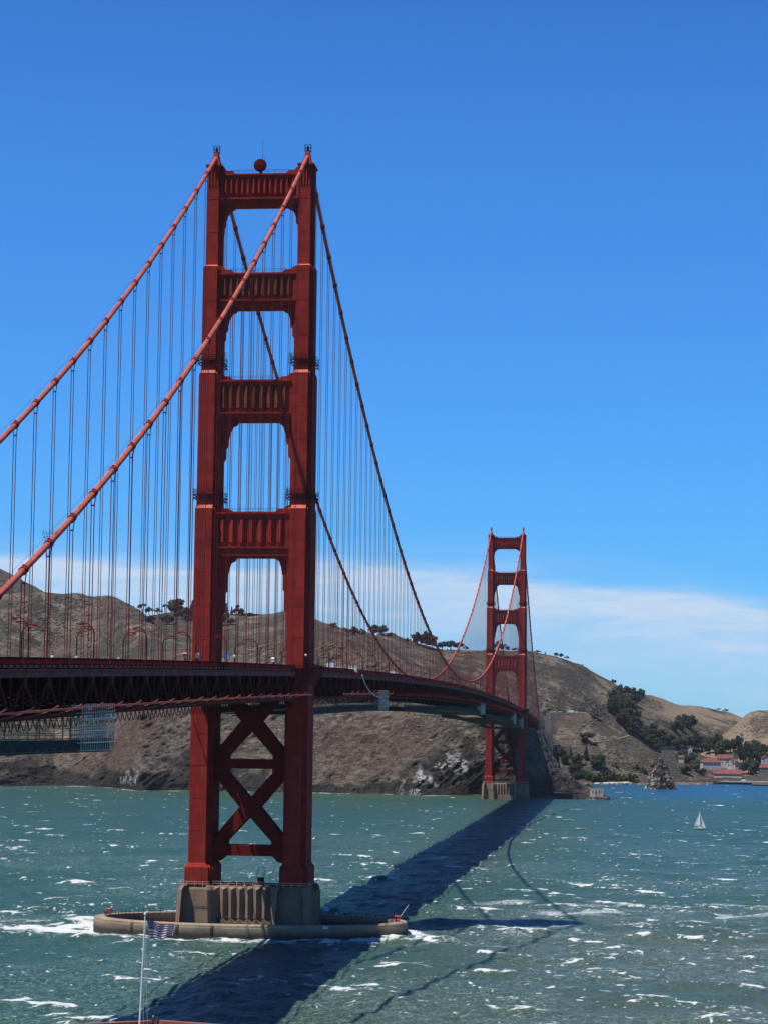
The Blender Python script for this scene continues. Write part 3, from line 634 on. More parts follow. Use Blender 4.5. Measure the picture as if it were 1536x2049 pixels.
# ------------------------------------------------------------------ towers
STAGES = [  # z0, z1, body half width, end-face half width, half depth along the bridge
    (19.6, 121.4, 3.3, 2.15, 8.15), (122.5, 161.2, 3.1, 2.08, 7.1), (162.3, 193.2, 2.8, 1.85, 5.5), (193.9, 223.6, 2.4, 1.62, 3.9)]
def leg_section(cx, b, e, d, z):
    mid = (b+e)/2; s1, s2 = 0.9, 2.2
    q = [(e, d), (e, d-s1), (mid, d-s1), (mid, d-s2), (b, d-s2)]
    pts = q + [(x, -y) for x, y in q[::-1]] + [(-x, -y) for x, y in q] + [(-x, y) for x, y in q[::-1]]
    return [(cx+x, y, z) for x, y in pts]
def make_tower(label, base_z=13.4):
    org = (0, 0, base_z)
    t = empty('bridge_tower', (0, 0, base_z), label, 'bridge tower', 'towers of the red suspension bridge')
    P = M['paint']
    for sx in (-1, 1):
        cx = sx*HALF; b = MB()
        rings = [leg_section(cx, 4.1, 3.15, 9.1, base_z), leg_section(cx, 4.1, 3.15, 9.1, 18.4)]
        for z0, z1, bw, ew, d in STAGES:
            rings += [leg_section(cx, bw, ew, d, z0), leg_section(cx, bw, ew, d, z1)]
        b.loft(rings)
        # seams and stiffening bands on the plates
        for z0, z1, bw, ew, d in STAGES:
            n = max(2, int((z1-z0)/8.7))
            for i in range(1, n):
                z = z0+(z1-z0)*i/n
                for sy in (-1, 1):
                    b.box(cx-ew*0.98, cx+ew*0.98, sy*d-0.05, sy*d+0.05, z-0.09, z+0.09)
        leg = b.build('leg', P, t, org)
        # thin plates on the sloping shoulders, lighter paint stands in for sunlight
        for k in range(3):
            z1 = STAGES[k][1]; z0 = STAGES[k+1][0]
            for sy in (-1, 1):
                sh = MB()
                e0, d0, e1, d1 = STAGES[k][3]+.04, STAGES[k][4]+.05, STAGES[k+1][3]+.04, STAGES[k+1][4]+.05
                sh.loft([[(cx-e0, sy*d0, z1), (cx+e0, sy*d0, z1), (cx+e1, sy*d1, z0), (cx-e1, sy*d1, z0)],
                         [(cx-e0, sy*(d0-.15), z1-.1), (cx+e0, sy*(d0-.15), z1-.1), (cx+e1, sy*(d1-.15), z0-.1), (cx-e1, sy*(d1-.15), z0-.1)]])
                sh.build('lit_shoulder_plate', M['paint_faded'], leg, org)
        # buttress that widens the lower half of the second stage on the outside, with its own small shoulder
        bt = MB()
        for zt, zb, st in ((176.8, 162.3, 2),):
            bw, ew, d = STAGES[st][2:]
            bt.loft([[(cx+sx*(ew), -d+.3, zb), (cx+sx*(ew+.32), -d+.3, zb), (cx+sx*(ew+.32), d-.3, zb), (cx+sx*ew, d-.3, zb)],
                     [(cx+sx*(ew), -d+.3, zt-.6), (cx+sx*(ew+.32), -d+.3, zt-.6), (cx+sx*(ew+.32), d-.3, zt-.6), (cx+sx*ew, d-.3, zt-.6)],
                     [(cx+sx*(ew), -d+.3, zt), (cx+sx*(ew+.02), -d+.3, zt), (cx+sx*(ew+.02), d-.3, zt), (cx+sx*ew, d-.3, zt)]])
        bt.build('buttress', P, leg, org)
        # fluted head, saddle housing and beacon
        hd = MB()
        for i in range(4):
            x = cx-1.35+0.9*i
            for sy in (-1, 1): hd.prism_xy([(x-.28, sy*3.9), (x, sy*4.25), (x+.28, sy*3.9)], 217.6, 222.9)
        hd.box(cx-2.5, cx+2.5, -4.4, 4.4, 223.6, 224.0)
        hd.loft([[(cx-1.7, -3.2, 224.0), (cx+1.7, -3.2, 224.0), (cx+1.7, 3.2, 224.0), (cx-1.7, 3.2, 224.0)],
                 [(cx-.75, -1.6, 226.6), (cx+.75, -1.6, 226.6), (cx+.75, 1.6, 226.6), (cx-.75, 1.6, 226.6)],
                 [(cx-.6, -1.0, 228.4), (cx+.6, -1.0, 228.4), (cx+.6, 1.0, 228.4), (cx-.6, 1.0, 228.4)]])
        hd.build('saddle_housing', P, leg, org)
        bc = MB()
        bc.box(cx-.9, cx+.9, -.9, .9, 228.5, 228.62)
        for ax in (-.85, .85):
            for ay in (-.85, .85): bc.box(cx+ax-.05, cx+ax+.05, ay-.05, ay+.05, 228.6, 230.5)
        for z in (229.5, 230.4):
            bc.box(cx-.9, cx+.9, -.92, -.82, z, z+.1); bc.box(cx-.9, cx+.9, .82, .92, z, z+.1)
            bc.box(cx-.92, cx-.82, -.8, .8, z, z+.1); bc.box(cx+.82, cx+.92, -.8, .8, z, z+.1)
        bc.lathe([(.32, 228.62), (.36, 229.6), (.2, 230.1)], cx, 0, 10)
        bc.build('beacon', M['dark_metal'], leg, org)
        # inspection galleries that ring the leg, with a ladder on the inner side
        for zg, st in ((165.9, 2), (126.1, 1)):
            bw, ew, d = STAGES[st][2:]; g = MB()
            for dz in (-1.6, -.7, 0.25, .9):
                w = .16 if dz < 0 else .07
                for sy in (-1, 1): g.box(cx-bw-.5, cx+bw+.5, sy*(d+.45)-.06, sy*(d+.45)+.06, zg+dz-w, zg+dz+w)
                for s2 in (-1, 1): g.box(cx+s2*(bw+.55)-.06, cx+s2*(bw+.55)+.06, -d-.4, d+.4, zg+dz-w, zg+dz+w)
            g.box(cx-bw-.5, cx+bw+.5, -d-.5, -d-.06, zg-.35, zg-.2); g.box(cx-bw-.5, cx+bw+.5, d+.06, d+.5, zg-.35, zg-.2)
            for i in range(7):
                x = cx-bw-.45+(2*bw+.9)*i/6
                for sy in (-1, 1): g.bar((x, sy*(d+.5), zg+1.5+random.uniform(-.3, .4)), (x, sy*(d+.4), zg-2.6+random.uniform(-.4, .5)), .09)
            xi = cx-sx*(bw+.9)
            g.bar((xi, -1.5, zg+2.3), (xi-sx*.45, -1.5, zg-5.2), .09); g.bar((xi-sx*.7, -1.5, zg+2.3), (xi-sx*1.15, -1.5, zg-5.2), .09)
            for i in range(13):
                z = zg+2.2-.58*i; o = sx*.06*i*.58
                g.bar((xi-o, -1.5, z), (xi-sx*.7-o, -1.5, z), .07)
            g.build('gallery', M['dark_metal'], leg, org)
    # portal struts
    inner = HALF-2.3
    SPEC = [  # top, panel top, panel bottom, soffit, half depth, pleats, haunch profile (run from leg, z), inner face of leg
        (221.7, 219.9, 214.3, 212.1, 3.2, 13, 2.0, 'paint', [(3.9, 212.1), (3.7, 211.5), (2.5, 211.0), (1.5, 209.6), (1.0, 208.2), (1.0, 206.6), (.55, 206.0), (.55, 204.2), (.2, 203.8)]),
        (191.7, 189.9, 183.6, 181.4, 4.4, 11, 2.4, 'primer', [(4.3, 181.4), (4.1, 180.7), (2.9, 180.2), (2.0, 178.6), (1.6, 176.8), (1.6, 175.5), (1.0, 174.6), (1.0, 172.6), (.5, 172.0), (.5, 170.2), (.1, 169.6)]),
        (159.7, 157.7, 150.0, 148.0, 5.6, 9, 2.7, 'primer', [(4.7, 148.0), (4.5, 147.2), (3.3, 146.7), (2.4, 144.9), (1.9, 142.8), (1.9, 141.2), (1.2, 140.0), (1.2, 137.2), (.6, 136.2), (.2, 135.5)]),
        (120.8, 118.5, 110.6, 107.8, 6.4, 7, 3.0, 'paint', [(4.4, 107.8), (4.2, 107.0), (2.9, 106.3), (2.3, 104.6), (2.0, 102.6), (1.75, 102.2), (1.75, 97.9), (1.15, 97.3), (1.15, 91.8), (.55, 91.2), (.55, 86.0), (.1, 85.2)])]
    for zt, zp1, zp0, zs, hd, npl, bw, pm, prof in SPEC:
        xi = HALF-bw+.05; b = MB()
        b.box(-xi, xi, -hd+.54, hd-.54, zs+.002, zt-.9)                       # core
        for sy in (-1, 1):
            y0, y1 = sorted((sy*(hd-.9), sy*hd))
            b.box(-xi-.001, xi+.001, y0, y1, zp1, zt-.902)                                # upper girder face
            b.box(-xi-.001, xi+.001, y0, y1, zs+.004, zp0-.702)                          # lower girder face
            y0, y1 = sorted((sy*(hd-.9), sy*(hd+.45)))
            b.box(-xi+.003, xi-.003, y0, y1, zt-.9, zt-.45); b.box(-xi+.003, xi-.003, y0, y1, zp0-.7, zp0-.25)   # ledges
            ys = sy*(hd-.02); ye = sy*(hd-.5)
            for s2 in (-1, 1):                                                # end pilasters beside the pleats
                x0, x1 = sorted((s2*xi, s2*(xi-.9))); y0, y1 = sorted((sy*(hd-.9), sy*(hd-.004))); b.box(x0, x1, y0, y1, zp0-.25, zp1)
        b.box(-xi, xi, -hd+.9, hd-.9, zt-.9, zt-.1)
        for s2 in (-1, 1):                                                    # stepped brackets under and little ramps on top
            pf = [(s2*(xi-r), z) for r, z in prof]
            b.prism_xz([(s2*xi, zs)] + pf + [(s2*xi, prof[-1][1])], -hd+1.3, hd-1.3)
            b.prism_xz([(s2*xi, zt-.1), (s2*(xi-4.2), zt-.1), (s2*(xi-3.4), zt+.75), (s2*(xi-1.6), zt+.9), (s2*(xi-1.0), zt+1.6), (s2*xi, zt+1.9)], -hd+1.0, hd-1.0)
        st = b.build('portal_strut', M['paint'], t, org)
        w = 2*(xi-.95)/npl
        for sy in (-1, 1):
            fp = MB()
            for i in range(npl):
                x0 = -xi+.95+w*i; xc = x0+w*.5; x1 = x0+w; yb = sy*(hd-.55); yr = sy*(hd+.42); zb = zp0+1.1
                fp.add([(x0, yb, zp1-.25), (xc, yr, zp1-.25), (x1, yb, zp1-.25), (x0, yb, zb), (xc, yr, zb), (x1, yb, zb), (xc, yb, zb-1.05)],
                       [(0, 1, 4, 3), (1, 2, 5, 4), (3, 4, 6), (4, 5, 6), (0, 2, 1), (0, 3, 6, 5, 2)])
            fp.build('fluted_panel', M[pm], st, org)
        for sy in (-1, 1):
            hr = MB()
            y = sy*(hd-.2); hr.box(-xi+3, xi-3, y-.03, y+.03, zt+.72, zt+.8); hr.box(-xi+3, xi-3, y-.02, y+.02, zt+.28, zt+.33)
            for i in range(9):
                x = (-xi+3)+(2*xi-6)*i/8; hr.box(x-.03, x+.03, y-.035, y+.035, zt-.45, zt+.78)
            hr.build('handrail', M['dark_metal'], st, org)
    # bracing below the deck
    def brace(cz, top, bot, h, crotch):
        b = MB(); X = HALF-2.4
        for s2 in (-1, 1):
            b.prism_xz([(0, cz-2.5), (s2*6.6, bot+1.2), (s2*6.6, bot), (s2*X, bot), (s2*X, bot+2.9), (s2*9.6, bot+2.9), (s2*2.85, cz+.1), (0, cz+.1)][::s2], -h, h)
            b.prism_xz([(0, cz+2.5), (s2*6.6, top-1.2), (s2*6.6, top), (s2*X, top), (s2*X, top-2.9), (s2*9.6, top-2.9), (s2*2.85, cz+.1), (0, cz+.1)][::-s2], -h, h)
        return b
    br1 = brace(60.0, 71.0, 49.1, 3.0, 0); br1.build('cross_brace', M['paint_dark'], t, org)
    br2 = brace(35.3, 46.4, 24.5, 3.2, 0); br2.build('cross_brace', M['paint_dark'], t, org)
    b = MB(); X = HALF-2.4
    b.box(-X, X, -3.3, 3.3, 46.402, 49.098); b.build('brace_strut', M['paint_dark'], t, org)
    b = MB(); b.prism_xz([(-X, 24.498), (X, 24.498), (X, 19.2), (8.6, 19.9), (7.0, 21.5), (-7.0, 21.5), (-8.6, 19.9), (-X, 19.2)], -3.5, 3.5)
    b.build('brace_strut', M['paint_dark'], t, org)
    return t
tower = make_tower('nearer and larger red bridge tower with a round dish on its top strut')
far_tower = copy_tree(tower); far_tower.location = (0, 1280, 13.4)
far_tower['label'] = 'smaller far red bridge tower standing against the rocky headland'
# dish and mast only on the near tower
b = MB(); prof = [(.2, 0.4), (1.0, .34), (1.6, .14), (1.95, -.1), (1.95, -.3), (1.3, -.44), (.2, -.52)]
n = 28; rings = [[(r*math.cos(2*math.pi*k/n), -3.0+y, 223.75+r*math.sin(2*math.pi*k/n)) for k in range(n)] for r, y in prof[::-1]]
b.loft(rings); b.box(-.35, .35, -2.6, -1.9, 221.62, 223.6)
b.build('dish', M['rail_paint'], tower, (0, 0, 13.4))
b = MB(); b.tube([(.3, -1.2, 221.6), (.3, -1.2, 227.4)], .07, 6); b.tube([(.3, -1.2, 227.4), (.3, -1.2, 232.2)], .035, 6)
b.tube([(.95, -1.2, 221.6), (.95, -1.2, 227.2)], .04, 6)
b.build('antenna', M['dark_metal'], tower, (0, 0, 13.4))

# ------------------------------------------------------------------ piers
def make_pier(label, fluted_to):
    t = empty('tower_pier', (0, 0, 0), label, 'bridge pier', 'concrete piers under the towers')
    for sx in (-1, 1):
        b = MB(); cx = sx*HALF
        def sec(e, d, z):
            s = [(e, d-3.2), (e-.35, d-2.6), (e-.9, d-.8), (e-1.7, d)]
            return [(cx+x, y, z) for x, y in s+[(x, -y) for x, y in s[::-1]]+[(-x, -y) for x, y in s]+[(-x, y) for x, y in s[::-1]]]
        b.loft([sec(6.0, 13.4, -3), sec(5.9, 13.2, 2.0), sec(5.35, 12.5, 12.2), sec(5.0, 12.0, 13.0), sec(4.7, 11.6, 13.38)])
        # shallow flutes down the flank
        for y in (-6.5, -3.2, 0, 3.2, 6.5):
            b.prism_xy([(cx+sx*5.3, y-.7), (cx+sx*6.05, y), (cx+sx*5.3, y+.7)], -2.9, 11.6)
        b.build('pedestal', M['concrete'], t)
    b = MB(); n = 8; x0, x1 = -9.6, 9.6; w = (x1-x0)/n
    for sy in (-1, 1):
        b.box(x0, x1, *sorted((sy*8.2, sy*0.01)), -3, 13.2)
        for i in range(n):
            xa = x0+w*i
            z0, z1 = 2.8, 12.55
            b.add([(xa, sy*8.2, z1+.35), (xa+w/2, sy*9.7, z1-.25), (xa+w, sy*8.2, z1+.35), (xa, sy*8.2, z0+1.2), (xa+w/2, sy*9.7, z0+1.7), (xa+w, sy*8.2, z0+1.2), (xa+w/2, sy*8.2, 13.1)],
                  [(0, 1, 4, 3), (1, 2, 5, 4), (0, 6, 1), (1, 6, 2), (3, 4, 5), (0, 3, 5, 2, 6)])
            b.add([(xa, sy*9.75, -3), (xa+w, sy*9.75, -3), (xa, sy*9.75, z0+.2), (xa+w/2, sy*9.9, z0+1.45), (xa+w, sy*9.75, z0+.2), (xa, sy*8.21, z0+.5), (xa+w/2, sy*8.21, z0+1.7), (xa+w, sy*8.21, z0+.5)],
                  [(0, 1, 4, 3, 2), (2, 3, 6, 5), (3, 4, 7, 6)])
    b.build('fluted_wall', M['concrete'], t)
    b = MB()
    for sy in (-1, 1):
        for i in range(17):
            x = -18.5+37*i/16; y = sy*(11.4 if abs(abs(x)-HALF) < 4.2 else 8.0); b.box(x-.04, x+.04, y-.04, y+.04, 13.15, 14.55)
        for z in (13.85, 14.45):
            for xa, xb, y in ((-18.6, -9.6, 11.4), (-9.6, 9.6, 8.0), (9.6, 18.6, 11.4)): b.box(xa, xb, sy*y-.03, sy*y+.03, z, z+.07)
    for sx in (-1, 1):
        for z in (13.85, 14.45): b.box(sx*18.6-.03, sx*18.6+.03, -11.4, 11.4, z, z+.07)
    b.build('handrail', M['grey_metal'], t)
    return t
pier = make_pier('fluted concrete pier inside the oval sea wall under the nearer tower', 1)
far_pier = copy_tree(pier); far_pier.location = (0, 1280, 0)
far_pier['label'] = 'concrete pier at the foot of the rocky cliff, under the far tower'
# gear standing on the near pier
b = MB()
b.box(2.6, 4.6, -3.2, -1.4, 13.2, 13.5); b.box(2.7, 4.5, -3.1, -1.5, 13.5, 15.4)
for ax in (2.65, 4.5):
    for ay in (-3.15, -1.5): b.box(ax, ax+.08, ay, ay+.08, 15.4, 17.9)
kiosk = b.build('service_hut', M['dark_metal'], None, (3.6, -2.3, 13.2)); tag(kiosk, 'small open hut with white top on the pier between near tower legs', 'hut')
b = MB(); b.box(2.4, 4.8, -3.4, -1.2, 17.9, 18.35); b.build('roof', M['white'], kiosk, (3.6, -2.3, 13.2))
for i, (x, w, h, lb) in enumerate(((-4.0, 1.7, 1.0, 'dark equipment crate on the near pier, leftmost of four low crates'), (-1.8, 1.7, 1.0, 'dark equipment crate on the near pier, second from left of four'),
                         (.2, .9, 1.1, 'narrowest dark equipment box on the near pier, third from left'), (1.3, 1.5, 1.3, 'tallest dark equipment box on the near pier, next to the white topped hut'))):
    b = MB(); b.loft([[(x-w/2, -6.0, 13.2), (x+w/2, -6.0, 13.2), (x+w/2, -4.8, 13.2), (x-w/2, -4.8, 13.2)], [(x-w/2, -6.0, 13.2+h*.8), (x+w/2, -6.0, 13.2+h*.8), (x+w/2, -4.8, 13.2+h*.8), (x-w/2, -4.8, 13.2+h*.8)],
                       [(x-w/2+.15, -5.85, 13.2+h), (x+w/2-.15, -5.85, 13.2+h), (x+w/2-.15, -4.95, 13.2+h), (x-w/2+.15, -4.95, 13.2+h)]])
    b.box(x-w/2+.1, x+w/2-.1, -6.03, -6.004, 13.4, 13.4+h*.4)
    tag(b.build('equipment_crate', M['dark_metal'], None, (x, -5.4, 13.2)), lb, 'crate', 'gear on the near pier')
# oval sea wall round the near pier
def make_fender():
    cx, cy, a, bb, th, top = 0.6, -2.2, 45.4, 23.0, 3.4, 3.7
    n = 120; prof = [(0, -4), (0, top-.9), (-.12, top-.8), (-.12, top-.25), (-.35, top), (-th, top), (-th, 1.2), (-th, -4)]
    f = empty('pier_fender', (cx, cy, 0), 'oval concrete sea wall ringing the near tower pier, waves breaking on it', 'sea wall')
    def pt(t, o):
        c, s = math.cos(t), math.sin(t); k = abs(c)**1.25*math.copysign(1, c); k2 = abs(s)**0.95*math.copysign(1, s)
        nx, ny = c/a, s/bb; l = math.hypot(nx, ny)
        return (cx+a*c+o*nx/l, cy+bb*s+o*ny/l)
    b = MB(); rings = []
    for i in range(n):
        t = 2*math.pi*i/n; rings.append([(*pt(t, o), z) for o, z in prof])
    vs = [q for r in rings for q in r]; m_ = len(prof); fs = []
    for i in range(n):
        j = (i+1) % n
        for k in range(m_-1): fs.append((i*m_+k, j*m_+k, j*m_+k+1, i*m_+k+1))
    b.add(vs, fs)
    w = b.build('wall', M['fender'], f, (cx, cy, 0), fix=False)
    # still water inside is the moat floor
    mo = MB(); mo.prism_xy([pt(2*math.pi*i/n, -th-.02) for i in range(n)], 0.9, 1.4); mo.build('moat_floor', M['dark_metal'], f, (cx, cy, 0))
    rl = MB()
    for i in range(n):
        t = 2*math.pi*i/n
        if math.sin(t) > -0.15:
            x, y = pt(t, -3.2); rl.box(x-.05, x+.05, y-.05, y+.05, top, top+1.15)
            t2 = 2*math.pi*(i+1)/n; x2, y2 = pt(t2, -3.2)
            for z in (top+.6, top+1.1): rl.bar((x, y, z), (x2, y2, z), .06)
    rl.build('handrail', M['dark_metal'], f, (cx, cy, 0))
    for t in (-2.31, -1.95, -1.72):
        x, y = pt(t, .08); 
        lad = MB()
        for dx in (-.35, .35): lad.box(x+dx-.05, x+dx+.05, y-.08, y+.04, .6, top-.2)
        for i in range(6): lad.box(x-.35, x+.35, y-.06, y+.02, 1.0+.55*i, 1.08+.55*i)
        lad.build('wall_ladder', M['dark_metal'], f, (cx, cy, 0))
    x, y = pt(-1.0, .06); pl = MB(); pl.loft([[(x-.75, y-.07, 1.9), (x+.75, y+.38, 1.9), (x+.75, y+.28, 3.6), (x-.75, y-.17, 3.6)], [(x-.75, y+.2, 1.9), (x+.75, y+.6, 1.9), (x+.75, y+.5, 3.6), (x-.75, y+.1, 3.6)]])
    pl.build('notice_plate', M['grey_metal'], f, (cx, cy, 0))
    return pt
FENDER_PT = make_fender()
def winch(x, y, label, boom):
    t = empty('mooring_winch', (x, y, 3.9), label, 'winch', 'red gear on the tips of the sea wall')
    b = MB(); b.box(x-.7, x+.7, y-.6, y+.6, 3.9, 4.2)
    for s in (-.6, .6): b.loft([[(x+s-.15, y-.5, 4.2), (x+s+.15, y-.5, 4.2), (x+s+.15, y+.5, 4.2), (x+s-.15, y+.5, 4.2)], [(x+s-.15, y-.12, 5.5), (x+s+.15, y-.12, 5.5), (x+s+.15, y+.12, 5.5), (x+s-.15, y+.12, 5.5)]])
    b.build('stand', M['red_gear'], t, (x, y, 3.9))
    d = MB(); d.tube([(x-.6, y, 5.1), (x-.4, y, 5.1), (x-.4, y, 5.1), (x+.4, y, 5.1), (x+.6, y, 5.1)], [.5, .5, .3, .3, .5], 12); d.build('drum', M['red_gear'], t, (x, y, 3.9))
    if boom:
        q = MB(); q.tube([(x+.4, y, 4.5), (x+3.2, y, 8.5)], .11, 6); q.build('boom', M['grey_metal'], t, (x, y, 3.9))
x, y = FENDER_PT(-0.02, -1.9); winch(x-1.0, y, 'red winch with a slanting boom on the right tip of the oval sea wall', True)
x, y = FENDER_PT(math.pi-0.18, -1.9); winch(x+.8, y, 'dark red winch without a boom on the left tip of the oval sea wall', False)
#%%DECK
# ------------------------------------------------------------------ deck
PANEL = 15.15
deck = empty('bridge_deck', (0, 0, 74.0), 'long red bridge deck on a deep truss, from left edge to headland', 'bridge deck')
DO = (0, 0, 74.0)
def sweep(b, prof, ys, closed=True):
    """profile (x, dz below the rail top) swept along the road curve"""
    b.loft([[(x, y, rail_z(y)+dz) for x, dz in prof] for y in ys])
YS = yspan(END_S, 0, 30)+yspan(0, 1280, 110)[1:]+yspan(1280, END_N, 30)[1:]
b = MB(); sweep(b, [(-9.0, -1.75), (9.0, -1.75), (9.0, -1.3), (-9.0, -1.3)], YS); b.build('roadway', M['asphalt'], deck, DO)
for s in (-1, 1):
    b = MB(); sweep(b, [(s*9.002, -1.7), (s*13.2, -1.7), (s*13.2, -1.22), (s*9.002, -1.1)][::s], YS); b.build('sidewalk', M['walk'], deck, DO)
    # edge girder: the light ledge under the rail
    b = MB(); sweep(b, [(s*13.0, -1.95), (s*14.55, -1.95), (s*14.55, -2.25), (s*14.2, -2.3), (s*14.2, -3.25), (s*13.3, -3.25), (s*13.0, -2.6)][::s], YS)
    b.build('edge_girder', M['girder'], deck, DO)
    # outer railing: posts, rails and pickets
    b = MB()
    sweep(b, [(s*13.32, -.12), (s*13.52, -.12), (s*13.52, 0.0), (s*13.32, 0.0)][::s], YS)
    sweep(b, [(s*13.34, -1.22), (s*13.5, -1.22), (s*13.5, -1.05), (s*13.34, -1.05)][::s], YS)
    y = END_S
    while y < END_N:
        z = rail_z(y); b.box(s*13.4-.12, s*13.4+.12, y-.11, y+.11, z-1.9, z+.02)
        k = 14 if y < 420 else 5
        wd = .045 if y < 420 else .13
        for i in range(1, k):
            yy = y+3.79*i/k; zz = rail_z(yy); b.box(s*13.42-.03, s*13.42+.03, yy-wd, yy+wd, zz-1.06, zz-.11)
        y += 3.79
    b.build('railing', M['rail_paint'], deck, DO)
    # stiffening truss
    b = MB(); sweep(b, [(s*13.35, -10.1), (s*14.15, -10.1), (s*14.15, -9.3), (s*13.35, -9.3)][::s], YS)
    nodes = []
    y = -PANEL*23
    k0 = int(math.floor((END_S)/PANEL)); k1 = int(math.ceil(END_N/PANEL))
    for k in range(k0, k1):
        yt = k*PANEL+4.2; yb = yt+PANEL/2; yt2 = yt+PANEL
        X = s*13.75
        if not (END_S < yt and yt2 < END_N): continue
        zt, zb, zt2 = rail_z(yt)-3.1, rail_z(yb)-9.7, rail_z(yt2)-3.1
        b.bar((X, yt, zt), (X, yb, zb), .44, .36); b.bar((X, yb, zb), (X, yt2, zt2), .44, .36)
        b.bar((X, yt, zt), (X, yt, rail_z(yt)-9.7), .24, .2); b.bar((X, yb, rail_z(yb)-3.1), (X, yb, zb), .24, .2)
        b.prism_yz([(yt-1.25, zt+.05), (yt+1.25, zt+.05), (yt+.55, zt-1.9), (yt-.55, zt-1.9)], X-.36, X+.36)        # gussets
        b.prism_yz([(yb-1.1, zb-.05), (yb+1.1, zb-.05), (yb+.5, zb+1.4), (yb-.5, zb+1.4)], X-.36, X+.36)
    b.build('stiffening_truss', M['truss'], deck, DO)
# floor beams, lateral bracing and the two pipes under the road
b = MB(); k0 = int(END_S/7.6)
for k in range(k0, int(END_N/7.6)):
    y = k*7.6; z = rail_z(y)
    b.prism_xz([(-13.3, z-4.6), (-9, z-6.0), (9, z-6.0), (13.3, z-4.6), (13.3, z-2.7), (11, z-1.78), (-11, z-1.78), (-13.3, z-2.7)], y-.18, y+.18)
    b.box(-13.3, 13.3, y-.22, y+.22, z-10.05, z-9.4)
    b.bar((-13.3, y, z-9.6), (-3, y, z-5.9), .5); b.bar((13.3, y, z-9.6), (3, y, z-5.9), .5)
    zz = rail_z(y+7.6)
    b.bar((-13.3, y, z-9.8), (13.3, y+7.6, zz-9.8), .4); b.bar((13.3, y, z-9.8), (-13.3, y+7.6, zz-9.8), .4)
for x in (-8, -4.8, -1.6, 1.6, 4.8, 8): sweep(b, [(x-.2, -2.6), (x+.2, -2.6), (x+.2, -1.76), (x-.2, -1.76)], YS)
for x in (-6, 6): sweep(b, [(x-.45, -6.2), (x+.45, -6.2), (x+.45, -5.3), (x-.45, -5.3)], YS)
for x in (-11.5, 11.5): sweep(b, [(x-1.3, -9.25), (x+1.3, -9.25), (x+1.3, -8.9), (x-1.3, -8.9)], YS)
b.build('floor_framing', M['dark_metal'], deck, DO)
# serpentine hanger line under the bottom chord
for sd in (-1, 1):
    for ya, yb in ((END_S+4, -12), (14, 420)):
        b = MB(); y = ya; pts = []
        while y < yb:
            z = rail_z(y); p = 3.79
            pts += [(sd*13.4, y, z-10.15), (sd*13.4, y+.3*p, z-11.2), (sd*13.4, y+.55*p, z-11.75), (sd*13.4, y+.75*p, z-11.4), (sd*13.4, y+.9*p, z-10.15)]; y += p
        b.tube(pts, .085, 5); b.build('hanger_line', M['dark_metal'], deck, DO)
# safety net rails on short struts beside the bottom chord
for s in (-1, 1):
    for (ya, yb) in ((END_S, -9), (62, 205), (222, 1262), (1290, END_N)):
        b = MB(); ys = yspan(ya, yb, max(2, int((yb-ya)/12)))
        b.loft([[(s*18.5+dx, y, rail_z(y)-8.4+dz) for dx, dz in ((-.11, -.17), (.11, -.17), (.16, 0), (.11, .17), (-.11, .17), (-.16, 0))] for y in ys])
        y = math.ceil(ya/PANEL)*PANEL+4.2
        while y < yb-2:
            z = rail_z(y); b.bar((s*18.45, y-.5, z-8.4), (s*19.5, y+.5, z-7.65), .11, .15); b.bar((s*14.0, y-.2, z-9.75), (s*18.4, y-.5, z-8.5), .1, .1); y += PANEL if ya < 200 else 7.575
        b.build('net_rail', M['net_lit_paint'] if ya < 215 else M['paint_dark'], deck, DO)
# walkway bulges round the tower legs
for ty in TOWER_Y:
    for s in (-1, 1):
        z = rail_z(ty); b = MB()
        pl = [(s*13.3, ty-13.5), (s*17.6, ty-10.2), (s*19.2, ty-9), (s*19.2, ty+9), (s*17.6, ty+10.2), (s*13.3, ty+13.5)]
        b.prism_xy(pl, z-2.35, z-1.25)
        b.loft([[(x*1.0, y, z-2.36) for x, y in pl], [(s*13.4, ty-10, z-6.5), (s*15.5, ty-8, z-6.5), (s*16.6, ty-7, z-6.5), (s*16.6, ty+7, z-6.5), (s*15.5, ty+8, z-6.5), (s*13.4, ty+10, z-6.5)]])
        wk = b.build('tower_walkway', M['truss'], deck, DO)
        q = MB()
        for i in range(len(pl)-1):
            p0, p1 = Vector((*pl[i], z)), Vector((*pl[i+1], z)); n = max(2, int((p1-p0).length/1.9))
            for dz in (0.0, -.55, -1.1): q.bar(p0+Vector((0, 0, dz-.06)), p1+Vector((0, 0, dz-.06)), .1)
            for j in range(n+1):
                c = p0.lerp(p1, j/n); q.box(c.x-.07, c.x+.07, c.y-.07, c.y+.07, z-1.3, z+.02)
        q.build('walkway_rail', M['paint_dark'], wk, DO)

# ------------------------------------------------------------------ main cables
for s, lab in ((1, 'right hand main cable, crossing in front of the near tower'), (-1, 'left hand main cable, running from near tower to left edge')):
    ys = yspan(END_S+8, 0, 50)+yspan(0, 1280, 130)[1:]+yspan(1280, END_N-8, 36)[1:]
    b = MB(); b.tube([(s*HALF, y, cable_z(y)) for y in ys], .56, 12)
    c = b.build('main_cable', M['paint_faded'], None, (s*HALF, 0, 227.4), smooth=True)
    tag(c, lab, 'cable', 'main cables of the bridge')
    b = MB(); 
    for dx in (-.55, .55): b.tube([(s*HALF+dx, y, cable_z(y)+1.15) for y in ys[:58]], .035, 4)
    b.build('hand_rope', M['rope'], c, (s*HALF, 0, 227.4))

